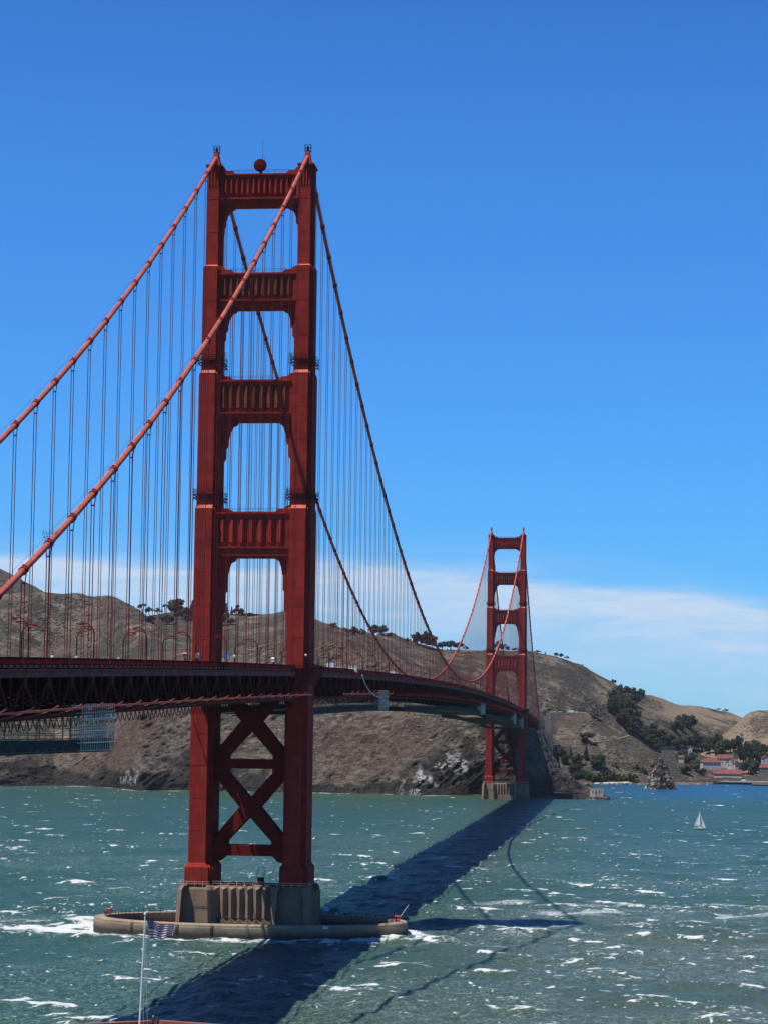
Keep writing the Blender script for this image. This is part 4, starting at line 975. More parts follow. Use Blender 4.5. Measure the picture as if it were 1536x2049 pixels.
# ------------------------------------------------------------------ suspenders
def make_suspender(y):
    zc, zd = cable_z(y), rail_z(y)-2.4
    b = MB(); near = y < 500
    r = .085 if near else .10; dx = .27 if near else .3; zj = zc-2.1
    if zc-zd > 4.5:
        for s in (-1, 1):
            b.tube([(s*dx, y, zd), (s*dx, y, zj)], r, 6, False); b.tube([(s*dx, y, zj), (s*.5, y, zc-.3)], r, 6, False)
        b.box(-dx-.1, dx+.1, y-.12, y+.12, zj-.12, zj+.12)
    else:
        for s in (-1, 1): b.tube([(s*dx, y, zd), (s*dx, y, zc-.2)], r, 6, False)
    o = b.build('suspender', M['rope'], None, (0, y, zd))
    q = MB(); tz = (cable_z(y+.5)-cable_z(y-.5)); d = Vector((0, 1, tz)).normalized()*.75; c = Vector((0, y, zc))
    q.tube([c-d, c-d, c+d, c+d], [.6, .74, .74, .6], 12)
    q.box(-.14, .14, y-.3, y+.3, zc+.6, zc+.95)
    q.build('cable_band', M['paint'], o, (0, y, zd))
    return o
SP = []
for k in range(1, 23): SP.append((-15.02*k, 's', k))
for k in range(1, 84): SP.append((2.5+15.18*k if k < 82 else 15.24*k, 'm', k))
for k in range(1, 23): SP.append((1280+15.2*k, 'n', k))
for y, span, k in SP:
    if y < END_S+15: continue
    o = make_suspender(y); p = copy_tree(o)
    for q, side, s in ((o, 'right', 1), (p, 'left', -1)):
        q.location.x = s*HALF
        if span == 's': lb = '%s suspender rope pair on the %s cable, counted from near tower towards camera' % (ordinal(k), side)
        elif span == 'm':
            if k <= 42: lb = '%s suspender rope pair on the %s cable, counted from near tower away from camera' % (ordinal(k), side)
            else: lb = '%s suspender rope pair on the %s cable, counted from far tower towards camera' % (ordinal(84-k), side)
        else: lb = '%s suspender rope pair on the %s cable, counted beyond the far tower' % (ordinal(k), side)
        tag(q, lb, 'suspender', 'suspender ropes between the main cables and the deck')

# ------------------------------------------------------------------ lamp posts on the deck
def make_lamp():
    o = empty('street_lamp', (0, 0, 0)); b = MB()
    b.tube([(0, 0, 0), (0, 0, .7)], .2, 8); b.tube([(0, 0, .7), (0, 0, 5.4)], .13, 8)
    b.build('post', M['dark_metal'], o, smooth=False)
    a = MB()
    for r in (1.9, 1.3): a.tube([(0, 0, 5.0)]+[(-r+r*math.cos(t), 0, 5.0+r*math.sin(t)) for t in (0.05, .4, .8, 1.2, 1.57)]+[(-2.2, 0, 5.0+r)], .1, 6)
    a.build('arm', M['paint_dark'], o)
    h = MB(); h.loft([[(-2.1, -.2, 6.6), (-2.1, .2, 6.6), (-2.1, .2, 6.95), (-2.1, -.2, 6.95)], [(-2.6, -.22, 6.6), (-2.6, .22, 6.6), (-2.6, .22, 6.92), (-2.6, -.22, 6.92)], [(-3.1, -.2, 6.62), (-3.1, .2, 6.62), (-3.1, .2, 6.84), (-3.1, -.2, 6.84)]])
    hd = h.build('lamp_head', M['paint'], o)
    g = MB(); g.box(-3.0, -2.2, -.16, .16, 6.52, 6.595); g.build('lens', M['lens'], hd)
    return o
lamp0 = None
LS = [(9.2, -46.3*k-2, 'right', 's', k) for k in range(1, 8)]+[(-9.2, -40-44.4*k+44.4, 'left', 's', k) for k in range(1, 8)]
LS += [(9.2, 50+45.7*k, 'right', 'm', k+1) for k in range(0, 27)]+[(-9.2, 20+45.7*k, 'left', 'm', k+1) for k in range(0, 27)]
for x, y, side, span, k in LS:
    if y > 1255: continue
    o = lamp0 = make_lamp() if lamp0 is None else lamp0
    if o.get('label'): o = copy_tree(lamp0)
    o.location = (x, y, rail_z(y)-1.16); o.rotation_euler.z = 0 if x > 0 else math.pi; o.scale = (1, 1, 1.14)
    tag(o, '%s curved lamp post on the deck\'s %s side, counted from near tower %s' % (ordinal(k), side, 'towards camera' if span == 's' else 'away from camera'), 'street lamp', 'curved arm lamp posts along the deck')

# ------------------------------------------------------------------ concrete pylons at the far bridge end
def make_pylon():
    t = empty('end_pylon', (0, 1632, 30), 'grey concrete pylon pair where the bridge meets the headland', 'pylon')
    for s in (-1, 1):
        b = MB(); cx = s*22.5
        for (hx, hy, z0, z1) in ((3.9, 9, 15, 58), (3.5, 8.4, 58, 66), (3.0, 7.2, 66, 73), (2.4, 5.8, 73, 76)):
            b.loft([[(cx-hx, 1632-hy, z0), (cx+hx, 1632-hy, z0), (cx+hx, 1632+hy, z0), (cx-hx, 1632+hy, z0)], [(cx-hx*.97, 1632-hy*.97, z1), (cx+hx*.97, 1632-hy*.97, z1), (cx+hx*.97, 1632+hy*.97, z1), (cx-hx*.97, 1632+hy*.97, z1)]])
        for d in (-1.8, 0, 1.8): b.box(cx+d-.35, cx+d+.35, 1632-9.3, 1632-8.9, 20, 56)
        b.build('shaft', M['grey_wall'], t, (0, 1632, 30))
    b = MB(); b.box(-13.3, 13.3, 1626, 1638, 15, 57); b.build('cross_wall', M['grey_wall'], t, (0, 1632, 30))
    b = MB(); b.box(-13.4, 13.4, 1639, 1700, 66, 68.5); b.build('approach_slab', M['grey_wall'], t, (0, 1632, 30))
make_pylon()
#%%OBJ
# ------------------------------------------------------------------ trees
def leaf_quads(b, c, rx, ry, rz, n, size, rng, flat=0.0):
    """n leaf clumps, each a few crossed faces, spread through an ellipsoid"""
    for _ in range(n):
        d = Vector((rng.gauss(0, 1), rng.gauss(0, 1), rng.gauss(0, 1))).normalized()*(rng.random()**0.42)
        p = Vector((c[0]+d.x*rx, c[1]+d.y*ry, c[2]+d.z*rz)); s = size*rng.uniform(.55, 1.4)
        for k in range(2):
            a = Vector((rng.gauss(0, 1), rng.gauss(0, 1), rng.gauss(0, .6))).normalized(); u = a.cross(Vector((rng.gauss(0, 1), rng.gauss(0, 1), rng.gauss(0, 1)))).normalized()
            b.add([p-a*s*.6, p+u*s*.5, p+a*s*.6, p-u*s*.45], [(0, 1, 2, 3)])
def tree_proto(kind, seed):
    """unit tree: 1 m wide and 1 m high, scaled when placed"""
    rng = random.Random(seed); b = MB(); t = MB()
    if kind == 'round':
        t.tube([(0, 0, -.15), (.02, 0, .2), (.0, .02, .45)], [.05, .04, .025], 6)
        for _ in range(5): 
            e = (rng.uniform(-.3, .3), rng.uniform(-.3, .3), rng.uniform(.5, .75)); t.tube([(0, 0, .3), e], [.025, .01], 5)
        for i in range(15):
            a = 2.4*i; q = .36*math.sqrt((i+.5)/15); zc = .20+.62*rng.random()*(1-.9*q*q)+.05; c = (q*math.cos(a), q*math.sin(a), zc); r = rng.uniform(.15, .22); leaf_quads(b, c, r, r, r*.85, 85, .085, rng)
    elif kind == 'flat':
        t.tube([(0, 0, -.1), (.05, 0, .35), (.15, 0, .7)], [.04, .035, .02], 6); t.tube([(.03, 0, .3), (-.2, 0, .7)], [.03, .012], 5); t.tube([(.1, 0, .55), (.38, .05, .78)], [.02, .01], 5)
        for _ in range(9):
            c = (rng.uniform(-.38, .42), rng.uniform(-.3, .3), rng.uniform(.6, .92)); leaf_quads(b, c, .17, .17, .08, 80, .065, rng)
    elif kind == 'pine':
        t.tube([(0, 0, -.1), (0, 0, .5), (.02, 0, .95)], [.06, .045, .01], 6)
        for i in range(13):
            z = .16+.82*i/12; r = .47*(1-(i/12.5))**.8*rng.uniform(.75, 1.1)+.04
            leaf_quads(b, (rng.uniform(-.05, .05), 0, z), r, r, .055, int(30+110*r), .085, rng)
    elif kind == 'cypress':
        t.tube([(0, 0, -.1), (.03, 0, .5)], [.06, .03], 6)
        for _ in range(15):
            x = rng.uniform(-.42, .42); c = (x, rng.uniform(-.3, .3), rng.uniform(.12, .95-.7*abs(x))); leaf_quads(b, c, .17, .17, .13, 80, .08, rng)
    elif kind == 'bush':
        t.tube([(0, 0, -.2), (0, 0, .3)], [.06, .03], 6)
        for _ in range(10):
            x = rng.uniform(-.4, .4); c = (x, rng.uniform(-.35, .35), rng.uniform(.1, .75*(1-abs(x)))+.12); leaf_quads(b, c, .19, .19, .18, 80, .085, rng)
    o = empty('tree', (0, 0, 0))
    mat = {'round': 'leaf_mid', 'flat': 'leaf_dark', 'pine': 'leaf_dark', 'cypress': 'leaf_dark', 'bush': 'leaf_green'}[kind]
    b.build('crown', M[mat], o, fix=False); t.build('trunk', M['bark'], o)
    return o
PROTO = {}
def tree(kind, x, y, w, h, label, group=None, mat=None, name='tree', cat='tree', only=None, D=None, var=None):
    """w, h: size in the photograph's pixels; the tree stands on the hill seen at (x, y)"""
    p = ground(x, y, only=only) if D is None else Vector(at_dist(x, y, D))
    dist = math.hypot(p.x-CAM[0], p.y-CAM[1]); k = dist/FPX
    key = (kind, mat, (var if var is not None else random.randrange(3)))
    if key not in PROTO:
        o = tree_proto(kind, hash(key[2])*7+len(kind)*31+3)
        if mat: o.children[0].data.materials[0] = M[mat]
        PROTO[key] = o
    else: o = copy_tree(PROTO[key])
    o.name = name; o.location = p; o.scale = (w*k, w*k*1.0, h*k*1.06); o.rotation_euler.z = random.uniform(-.5, .5)
    tag(o, label, cat, group); return o
ridge = 'trees on the left ridge behind the suspender ropes'
tree('flat', 284, 1232, 18, 24, 'flat topped windswept tree on the ridge, leftmost in its row', ridge)
tree('bush', 298, 1228, 16, 15, 'low square topped tree on the ridge beside the flat topped tree', ridge, 'leaf_dark')
tree('bush', 316, 1226, 18, 10, 'small low dark tree on the ridge, third from left', ridge, 'leaf_dark')
tree('flat', 331, 1225, 12, 16, 'thin tree on the ridge just left of the big round crown', ridge)
tree('round', 352, 1232, 38, 34, 'biggest round dark tree on the ridge left of near tower', ridge, 'leaf_dark')
tree('pine', 385, 1236, 20, 32, 'pointed dark pine on the ridge right behind the near tower edge', ridge)
tree('round', 370, 1240, 30, 24, 'dark tree between the big round tree and the pointed pine', ridge, 'leaf_dark')
tree('pine', 453, 1240, 14, 30, 'tall slim conifer seen between the near tower legs, on the left', ridge)
tree('pine', 463.5, 1231, 7, 16, 'smallest slim conifer seen between the near tower legs', ridge)
tree('cypress', 477, 1232, 24, 20, 'leaning windswept cypress seen between the near tower legs', ridge)
tree('bush', 502, 1231, 26, 5, 'long low dark hedge tree seen between near tower legs', ridge, 'leaf_dark')
for x, y, w, h in ((440, 1252, 30, 26), (410, 1250, 28, 22), (335, 1250, 34, 20), (300, 1245, 24, 14), (462, 1250, 20, 14)):
    tree('round', x, y, w, h, 'dark tree in the wood below the left ridge line', 'wood below the left ridge', 'leaf_dark')
sk = 'trees on the skyline between the two towers'
for kd, x, y, w, h, lb in (('round', 667, 1259, 16, 13, 'small loose tree on the slope just right of the near tower'), ('bush', 690, 1264, 10, 8, 'tiny bush like tree right of the small loose tree'),
        ('bush', 706, 1270, 26, 15, 'low dark bushy tree left of the crossing cable'), ('bush', 724, 1271, 18, 12, 'low dark bushy tree right beside the crossing cable'),
        ('round', 748, 1272, 20, 22, 'left half of the open crowned pair above the bare slope'), ('round', 765, 1271, 22, 21, 'right half of the open crowned pair above the bare slope'),
        ('bush', 783, 1273, 14, 8, 'small dark tree right of the open crowned pair'), ('bush', 816, 1285, 10, 9, 'small tree left of the big skyline grove'),
        ('round', 834, 1291, 24, 27, 'left tree of the big dark skyline grove'), ('round', 849, 1295, 26, 31, 'middle and tallest tree of the big dark skyline grove'), ('round', 863, 1297, 24, 25, 'right tree of the big dark skyline grove'),
        ('round', 884, 1299, 22, 16, 'open tree behind the rising cable, leftmost of three'), ('round', 901, 1299, 22, 17, 'open tree behind the rising cable, middle of three'), ('round', 917, 1299, 22, 15, 'open tree behind the rising cable, rightmost of three'), ('bush', 931, 1300, 12, 7, 'low shrubby tree left of the far tower'),
        ('cypress', 997, 1300, 20, 16, 'dark tree seen through the far tower, left'), ('cypress', 1011, 1301, 16, 11, 'dark tree seen through the far tower, right'), ('bush', 1030, 1302, 14, 6, 'low bush tree seen against the far tower right leg'),
        ('bush', 1075, 1306, 14, 5, 'low bush on the peak right of the far tower'), ('pine', 1090, 1310, 4, 6, 'tiny pine on the peak right of the far tower'),
        ('round', 1112, 1314, 10, 8, 'small bent tree on the far peak, left of its pair'), ('round', 1122, 1316, 10, 9, 'small bent tree on the far peak, right of its pair'), ('bush', 1133, 1318, 10, 5, 'low bush on the far peak where the slope begins to fall'),
        ('bush', 1227, 1367, 12, 8, 'dark round bush on the falling skyline above the slope grove'), ('bush', 1241, 1375, 8, 6, 'small bush on the skyline touching the slope grove'), ('bush', 1258, 1381, 10, 6, 'low bush on the skyline right of the slope grove'),
        ('bush', 1451, 1424, 12, 5, 'flat bush on the low skyline near the right edge'), ('bush', 1437, 1421, 8, 4, 'tiny bush on the low skyline left of the flat bush')):
    tree(kd, x, y, w, h, lb, sk, 'leaf_dark')
for x, y in ((1224, 1402), (1236, 1398), (1250, 1397), (1262, 1400), (1226, 1418), (1240, 1414), (1254, 1412), (1268, 1414), (1222, 1428), (1238, 1428), (1252, 1426), (1266, 1428), (1278, 1404), (1246, 1442), (1260, 1442), (1272, 1446), (1250, 1456), (1264, 1458), (1256, 1468), (1266, 1470), (1240, 1450)):
    tree('round', x+random.uniform(-2, 2), y, 24, 25, 'dark grey green tree in the dense grove running down the far slope', 'dense grove on the far slope', random.choice(['leaf_dark', 'leaf_mid', 'leaf_mid']))
for i, (x, y, w, h) in enumerate(((1352, 1468, 26, 28), (1366, 1466, 30, 36), (1381, 1462, 28, 32))):
    tree('round', x, y, w, h, '%s tree of the dark clump above the bare field' % ('left', 'middle', 'right')[i], 'dark clump above the bare field', 'leaf_dark')
for x, y in ((1288, 1472), (1300, 1478), (1312, 1482), (1322, 1478), (1296, 1490), (1310, 1496), (1328, 1492), (1340, 1488), (1284, 1484), (1318, 1506), (1302, 1468)):
    tree('round', x, y, 26, 20, 'grey green tree in the wood behind the lookout hill', 'wood behind the lookout hill', 'leaf_mid')
for x, y, w, h in ((1356, 1502, 30, 26), (1372, 1500, 32, 30), (1388, 1502, 32, 32), (1404, 1504, 30, 32), (1418, 1508, 30, 32), (1432, 1506, 28, 36), (1446, 1510, 32, 32), (1460, 1508, 28, 30), (1474, 1508, 26, 34),
                   (1366, 1525, 32, 26), (1380, 1535, 30, 28), (1392, 1545, 28, 24), (1372, 1550, 26, 20), (1404, 1552, 18, 14), (1440, 1520, 24, 26), (1454, 1527, 20, 20)):
    tree('round', x, y, w, h, 'dark tree in the wood round the white waterside buildings', 'wood round the waterside buildings', random.choice(['leaf_dark', 'leaf_dark', 'leaf_mid']))
for x, y, w, h in ((1490, 1532, 34, 44), (1506, 1528, 40, 46), (1522, 1532, 34, 42), (1497, 1550, 26, 32), (1512, 1552, 26, 30), (1484, 1550, 20, 22), (1530, 1548, 22, 26)):
    tree('round', x, y, w, h, 'large dark tree in the tall clump at the right edge', 'tall tree clump at the right edge', 'leaf_dark')
tree('cypress', 1174, 1489, 30, 27, 'lone dark wedge shaped cypress standing above the trail', None, None)
tree('bush', 1190, 1436, 26, 14, 'dark spreading bush at the right end of the lookout car park', None, 'leaf_dark')
tree('bush', 1091, 1430, 18, 9, 'low dark bush at the left end of the lookout car park', None, 'leaf_dark')
lo = 'trees at the foot of the lookout hill'
for kd, x, y, w, h, lb in (('pine', 1141, 1518, 12, 20, 'narrow pointed tree below the trail, left one'), ('pine', 1172, 1522, 14, 26, 'narrow pointed tree below the trail, right one'), ('round', 1130, 1530, 20, 20, 'round green tree at the left end of the low trees'),
        ('round', 1154, 1532, 26, 22, 'round green tree between the two pointed trees'), ('round', 1196, 1540, 34, 30, 'widest round green tree at the foot of the lookout hill'), ('round', 1150, 1546, 30, 18, 'dark green tree above the beach bushes, left'), ('bush', 1120, 1510, 24, 20, 'dark bush beside the grey pylon')):
    tree(kd, x, y, w, h, lb, lo, 'leaf_green' if kd == 'round' else 'leaf_dark')
for i, x in enumerate(range(1150, 1272, 9)):
    tree('bush', x, 1559-3*math.sin(i)+0.05*(x-1150), 20, 16, 'pale green bush in the row along the small beach', 'bushes along the beach', 'leaf_green', 'bush', 'bush')
for x, y in ((1285, 1545), (1293, 1549), (1272, 1540), (1230, 1534), (1330, 1540), (1308, 1536)):
    tree('bush', x, y, 14, 9, 'dark scrub bush on the bare foot of the lookout hill', 'scrub bushes on the lookout hill', 'leaf_mid', 'bush', 'bush')
# low scrub: nobody could count it
def make_scrub():
    rng = random.Random(11); b = MB(); n = 0
    while n < 5200:
        x = rng.uniform(-40, 1560); y = rng.uniform(1170, 1562)
        if x < 960 and y > 1400 and rng.random() < .93: continue
        if fbm(x/55, y/24, 0, 3, 201) < rng.uniform(.40, .62): continue
        best = None; d = Vector(ray(x, y)).normalized(); c = Vector(CAM)
        for h in HILL_BVH:
            q = h.ray_cast(c, d)
            if q[0] is not None and (best is None or q[3] < best[1]): best = (q[0], q[3])
        n += 1
        if best is None: continue
        p = best[0]; r = rng.uniform(.6, 1.9)*(1.5 if rng.random() < .12 else 1); f = rng.uniform(.45, .8)
        vs = [(p.x+r*rng.uniform(.7, 1.2)*math.cos(a), p.y+r*rng.uniform(.7, 1.2)*math.sin(a), p.z+r*f*z) for z, a in [(.2, k*1.257) for k in range(5)]+[(.75, k*1.257+.6) for k in range(5)]]
        vs = [vs[i] if i < 5 else (p.x+(vs[i][0]-p.x)*.7, p.y+(vs[i][1]-p.y)*.7, vs[i][2]) for i in range(10)] + [(p.x, p.y, p.z+r*f*1.15), (p.x, p.y, p.z-.5)]
        b.add(vs, [(k, (k+1) % 5, 5+k) for k in range(5)]+[((k+1) % 5, 5+(k+1) % 5, 5+k) for k in range(5)]+[(5+k, 5+(k+1) % 5, 10) for k in range(5)]+[((k+1) % 5, k, 11) for k in range(5)])
    tag(b.build('scrub', M['leaf_mid'], None, fix=False), 'low dark scrub scattered over the dry hills', 'scrub', None, 'stuff')
make_scrub()

# ------------------------------------------------------------------ rocks, trail, light station
def rock_body(name, px, py, D, wx, wy, h, label, cat, seed, guano=0.6, peak=0.0, power=1.0, wet=0.35):
    c = at_dist(px, py, D); nr, nc = 60, 110
    t = np.linspace(0, 1, nr)[:, None]; a = np.linspace(0, 2*math.pi, nc)[None]
    r = (1-t)**power; n = fbm(np.cos(a)*2+5+t*0, np.sin(a)*2+3+t*0, t*3, 4, seed)
    r = r*(0.75+0.5*n); zz = h*t**0.95*(0.93+.14*n)
    x = c[0]+wx/2*r*np.cos(a)*1.25+peak*t*wx; y = c[1]+wy/2*r*np.sin(a)*1.25; z = zz-1.0
    k = ridged(x/5, y/5, z/6, 4, seed+2)-.55
    x = x+2.0*k*np.cos(a)*(1-t); y = y+2.0*k*np.sin(a)*(1-t)
    P = np.stack([x, y, z+1.6*k*np.minimum(1, t*4)], -1)
    g = sstep(.48, .60, fbm(x/3.2, y/3.2, z/2.6, 4, seed+5))*guano
    o, V, F = grid_mesh(name, P, M['hill'], dict(rock=np.ones_like(x), wet=np.clip(wet*(.5+1.2*sstep(.35, .6, fbm(x/6, y/6, z/6, 3, seed+8))), 0, .92)+0*x, guano=g+0*x, scrub=0*x, tan=0*x, red=0*x))
    tag(o, label, cat); return o
rock_body('sea_rock', 1320, 1578.5, 2330, 25, 22, 32, 'tall pointed sea rock streaked white, alone in the blue bay', 'rock', 301, 1.0, 0.0, 0.85, .85)
rock_body('sea_rock', 1194, 1597, 1950, 20, 12, 5.0, 'low brown rock that carries the ruined light station', 'rock', 305, .5, 0, .30, .1)
rock_body('sea_rock', 1177, 1586, 2000, 14, 12, 13.5, 'pointed grey rock right behind the ruined light station', 'rock', 309, .1, 0, .8, .1)
b = MB(); q0, q1 = at_dist(1108, 1596, 1962), at_dist(1178, 1596, 1946)
b.loft([[(q0[0], q0[1], -2), (q1[0], q1[1], -2), (q1[0], q1[1]+26, -2), (q0[0]-2, q0[1]+40, -2)], [(q0[0], q0[1], 4.3), (q1[0], q1[1], 4.0), (q1[0], q1[1]+26, 4.0), (q0[0]-2, q0[1]+40, 4.3)]])
tag(b.build('quay', M['wood'], None, (q0[0], q0[1], 0)), 'dark low quay between the rocky point and the light station', 'quay')  # concrete quay in a dark timber colour that stands for its shadow
c = at_dist(1193, 1588, 1950); X0, Y0, Z0 = c[0], c[1], 3.6
M['station'] = simple('stained_plaster', (0.40, 0.34, 0.28), .9, .45, .35, .05)
ls = empty('light_station', (X0, Y0, Z0), 'small ruined whitish light station on the low rock', 'building')
b = MB()
for x0, x1, z1 in ((-5.8, -4.6, 6.4), (-4.6, -1.4, 5.9), (-1.4, .2, 5.3), (.2, 1.5, 5.9), (1.5, 3.0, 4.7), (3.0, 3.6, 5.6), (4.9, 5.8, 5.0)): b.box(X0+x0, X0+x1-.004, Y0-4, Y0-3.4, Z0-1.5, Z0+z1)
b.box(X0-5.8, X0-5.2, Y0-3.39, Y0+4, Z0-1.5, Z0+6.4); b.box(X0+5.2, X0+5.8, Y0-3.39, Y0+4, Z0-1.5, Z0+5.4); b.box(X0-5.19, X0+5.19, Y0+3.4, Y0+4, Z0-1.5, Z0+5.8)
b.box(X0+3.6, X0+4.9, Y0-4, Y0-3.4, Z0-1.5, Z0+1.4); b.box(X0+3.6, X0+4.9, Y0-4, Y0-3.4, Z0+5.0, Z0+6.0)
b.build('wall', M['station'], ls, (X0, Y0, Z0))
for x in (-3.6, -.9, 2.0):
    d = MB(); d.box(X0+x, X0+x+.9, Y0-4.05, Y0-3.9, Z0+1.6, Z0+3.6); d.build('window', M['glass'], ls, (X0, Y0, Z0))
d = MB(); d.box(X0-5.5, X0-1, Y0-6.5, Y0-4.02, Z0-1.5, Z0+.8); d.build('apron', M['cream'], ls, (X0, Y0, Z0))
pts = [Vector(ground(x, y)) for x, y in [(1098, 1491.5), (1112, 1491), (1130, 1490), (1148, 1489.5), (1166, 1488.5), (1184, 1487), (1202, 1485), (1220, 1482), (1236, 1479), (1250, 1475.5), (1258, 1472.5)]]
b = MB(); L = []
for i, p in enumerate(pts):
    d = (pts[min(i+1, len(pts)-1)]-pts[max(i-1, 0)]); n = Vector((-d.y, d.x, 0)).normalized()
    if n.y > 0: n = -n
    L.append([p-n*1.5+Vector((0, 0, .6)), p+n*1.3+Vector((0, 0, .5)), p+n*1.4+Vector((0, 0, -1.5)), p-n*1.5+Vector((0, 0, -1.5))])
b.loft(L); M['dirt'] = simple('trail_dirt', (0.27, 0.21, 0.15), 0.95, 0.2, 0.3, 0.05)
tag(b.build('path', M['dirt'], None, tuple(pts[0])), kind='structure')
b = MB()
P0 = [Vector(at_dist(x, y, D)) for x, y, D in ((1188, 1566.5, 2492), (1215, 1565.5, 2500), (1240, 1565, 2510), (1258, 1563.5, 2518), (1258, 1567, 2500), (1235, 1568, 2490), (1190, 1569, 2480))]
b.loft([[(p.x, p.y, .35) for p in P0], [(p.x, p.y, max(.9, p.z)) for p in P0]])
M['sand'] = simple('pale_sand', (0.50, 0.46, 0.39), 0.95, 0.15, 0.2, 0.05)
tag(b.build('beach', M['sand'], None, (0, 0, 0)), kind='structure')
# boulders along the shore
rng = random.Random(5); b = MB()
for i in range(330):
    x = rng.choice([rng.uniform(1340, 1425), rng.uniform(1195, 1300), rng.uniform(1340, 1425)]); D = np.interp(x, [1195, 1300, 1345, 1425], [2485, 2522, 2535, 2585])-rng.uniform(0, 16)
    c = at_dist(x, 1567, D); r = rng.uniform(.8, 2.1); z = rng.uniform(-.3, 1.5)
    vs = [(c[0]+r*sx*rng.uniform(.6, 1.1), c[1]+r*sy*rng.uniform(.6, 1.1), z+r*sz*rng.uniform(.45, .8)) for sx, sy, sz in ((-1, -1, -1), (1, -1, -1), (1, 1, -1), (-1, 1, -1), (-.6, -.6, 1), (.6, -.6, 1), (.6, .6, 1), (-.6, .6, 1))]
    b.add(vs, [(0, 3, 2, 1), (4, 5, 6, 7), (0, 1, 5, 4), (1, 2, 6, 5), (2, 3, 7, 6), (3, 0, 4, 7)])
M['boulder'] = simple('boulder_stone', (0.24, 0.21, 0.18), 0.95, 0.6, 0.3, 0.05)
tag(b.build('shore_rocks', M['boulder'], None), 'grey boulders heaped along the far shore', 'rocks', None, 'stuff')

# ------------------------------------------------------------------ waterside buildings
def house(px, py, D, w, d, h, roof, yaw, label, nwin=4, gable='x', hip=0.0, wallmat='cream', floors=1, zbase=None):
    c = at_dist(px, py, D); z0 = c[2] if zbase is None else zbase
    o = empty('house', (c[0], c[1], z0), label, 'building', 'buildings on the far shore'); o.rotation_euler.z = yaw
    b = MB(); b.box(-w/2, w/2, -d/2, d/2, -5, h)
    if gable == 'x' and hip == 0: b.prism_yz([(-d/2, h-.01), (d/2, h-.01), (0, h+roof-.15)], -w/2+.02, w/2-.02)
    if gable == 'y': b.prism_xz([(-w/2, h-.01), (w/2, h-.01), (0, h+roof-.15)], -d/2+.02, d/2-.02)
    b.build('wall', M[wallmat], o)
    r = MB(); e = .7
    if gable == 'x':
        k = hip*w/2
        r.add([(-w/2-e, -d/2-e, h-.25), (w/2+e, -d/2-e, h-.25), (w/2+e, d/2+e, h-.25), (-w/2-e, d/2+e, h-.25), (-w/2-e*(hip == 0)+k, 0, h+roof), (w/2+e*(hip == 0)-k, 0, h+roof)],
              [(0, 1, 5, 4), (2, 3, 4, 5), (1, 2, 5), (3, 0, 4), (0, 3, 2, 1)]) if hip else [r.loft([[(x, -d/2-e, h-.25), (x, 0, h+roof), (x, d/2+e, h-.25), (x, d/2+e, h+.1), (x, 0, h+roof+.35), (x, -d/2-e, h+.1)] for x in (-w/2-e, w/2+e)])]
    elif gable == 'y': r.loft([[(-w/2-e, y, h-.25), (0, y, h+roof), (w/2+e, y, h-.25), (w/2+e, y, h+.1), (0, y, h+roof+.35), (-w/2-e, y, h+.1)] for y in (-d/2-e, d/2+e)])
    else: r.box(-w/2-e, w/2+e, -d/2-e, d/2+e, h, h+.5)
    r.build('roof', M['red_roof'] if gable != 'flat' else M['grey_wall'], o)
    for f in range(floors):
        zb = 1.0+f*(h/floors)
        for i in range(nwin):
            x = -w/2+w*(i+.5)/nwin; q = MB(); q.box(x-.55, x+.55, -d/2-.06, -d/2+.1, zb, zb+1.6); q.build('window', M['glass'], o)
    return o
hl = house(1456, 1558, 2700, 32, 13, 7.4, 4.6, R(-4), 'long white hall with red roof at the waterfront', 11, floors=2, zbase=2.4)
b = MB(); b.box(-14.5, -7, -6.62, -6.4, .1, 3.3); b.build('door', M['grey_metal'], hl)
house(1433, 1558, 2705, 11, 15, 6.6, 4.2, R(-4), 'white gabled end wing on the left of the long hall', 3, 'y', zbase=2.4)
house(1423, 1558.5, 2700, 9, 9, 4.0, 3.4, R(-4), 'small annex with steep red roof at the hall\'s left end', 2, 'x', .6, zbase=2.4)
house(1421, 1532, 2770, 22, 14, 4.2, 4.8, R(12), 'white house with broad red hipped roof, left of two above hall', 5, 'x', .55)
house(1449, 1529, 2790, 17, 11, 6.5, 4.5, R(-5), 'red roofed house behind the white gable, right of two above hall', 4)
house(1461, 1534, 2775, 7, 9, 6.5, 3.6, R(-14), 'tall white gable building beside the red roofed house', 2, 'y', floors=2)
house(1471, 1535, 2770, 4.5, 8, 4.6, 3.0, R(20), 'narrow white building leaning into the big tree clump', 2, 'y')
house(1336, 1503, 2850, 15, 9, 4.4, 0, R(3), 'flat roofed pale house among grey green trees', 4, 'flat', wallmat='grey_wall')
house(1362, 1519, 2800, 6, 6, 2.0, 2.0, R(0), 'tiny red roofed hut in the trees above the lookout hill ridge', 2)
house(1380, 1507, 2850, 5, 6, 7.0, 2.5, R(0), 'white gable peeping through the dark wood', 1, 'y')
house(1471, 1512, 2880, 6, 7, 7, 0, R(8), 'tall grey block behind the dark wood', 2, 'flat', wallmat='grey_wall', floors=3)
house(1531, 1527, 2800, 9, 9, 6, 3, R(6), 'upper house at the right edge', 2, 'y')
house(1530, 1547, 2740, 13, 10, 6.5, 4.6, R(-8), 'lower red roofed house at the right edge', 3, 'x', .4, wallmat='grey_wall')
house(1403, 1558, 2650, 4.6, 4, 6.5, 0, R(0), 'dark narrow shed at the end of the boulder shore', 1, 'flat', wallmat='grey_wall')
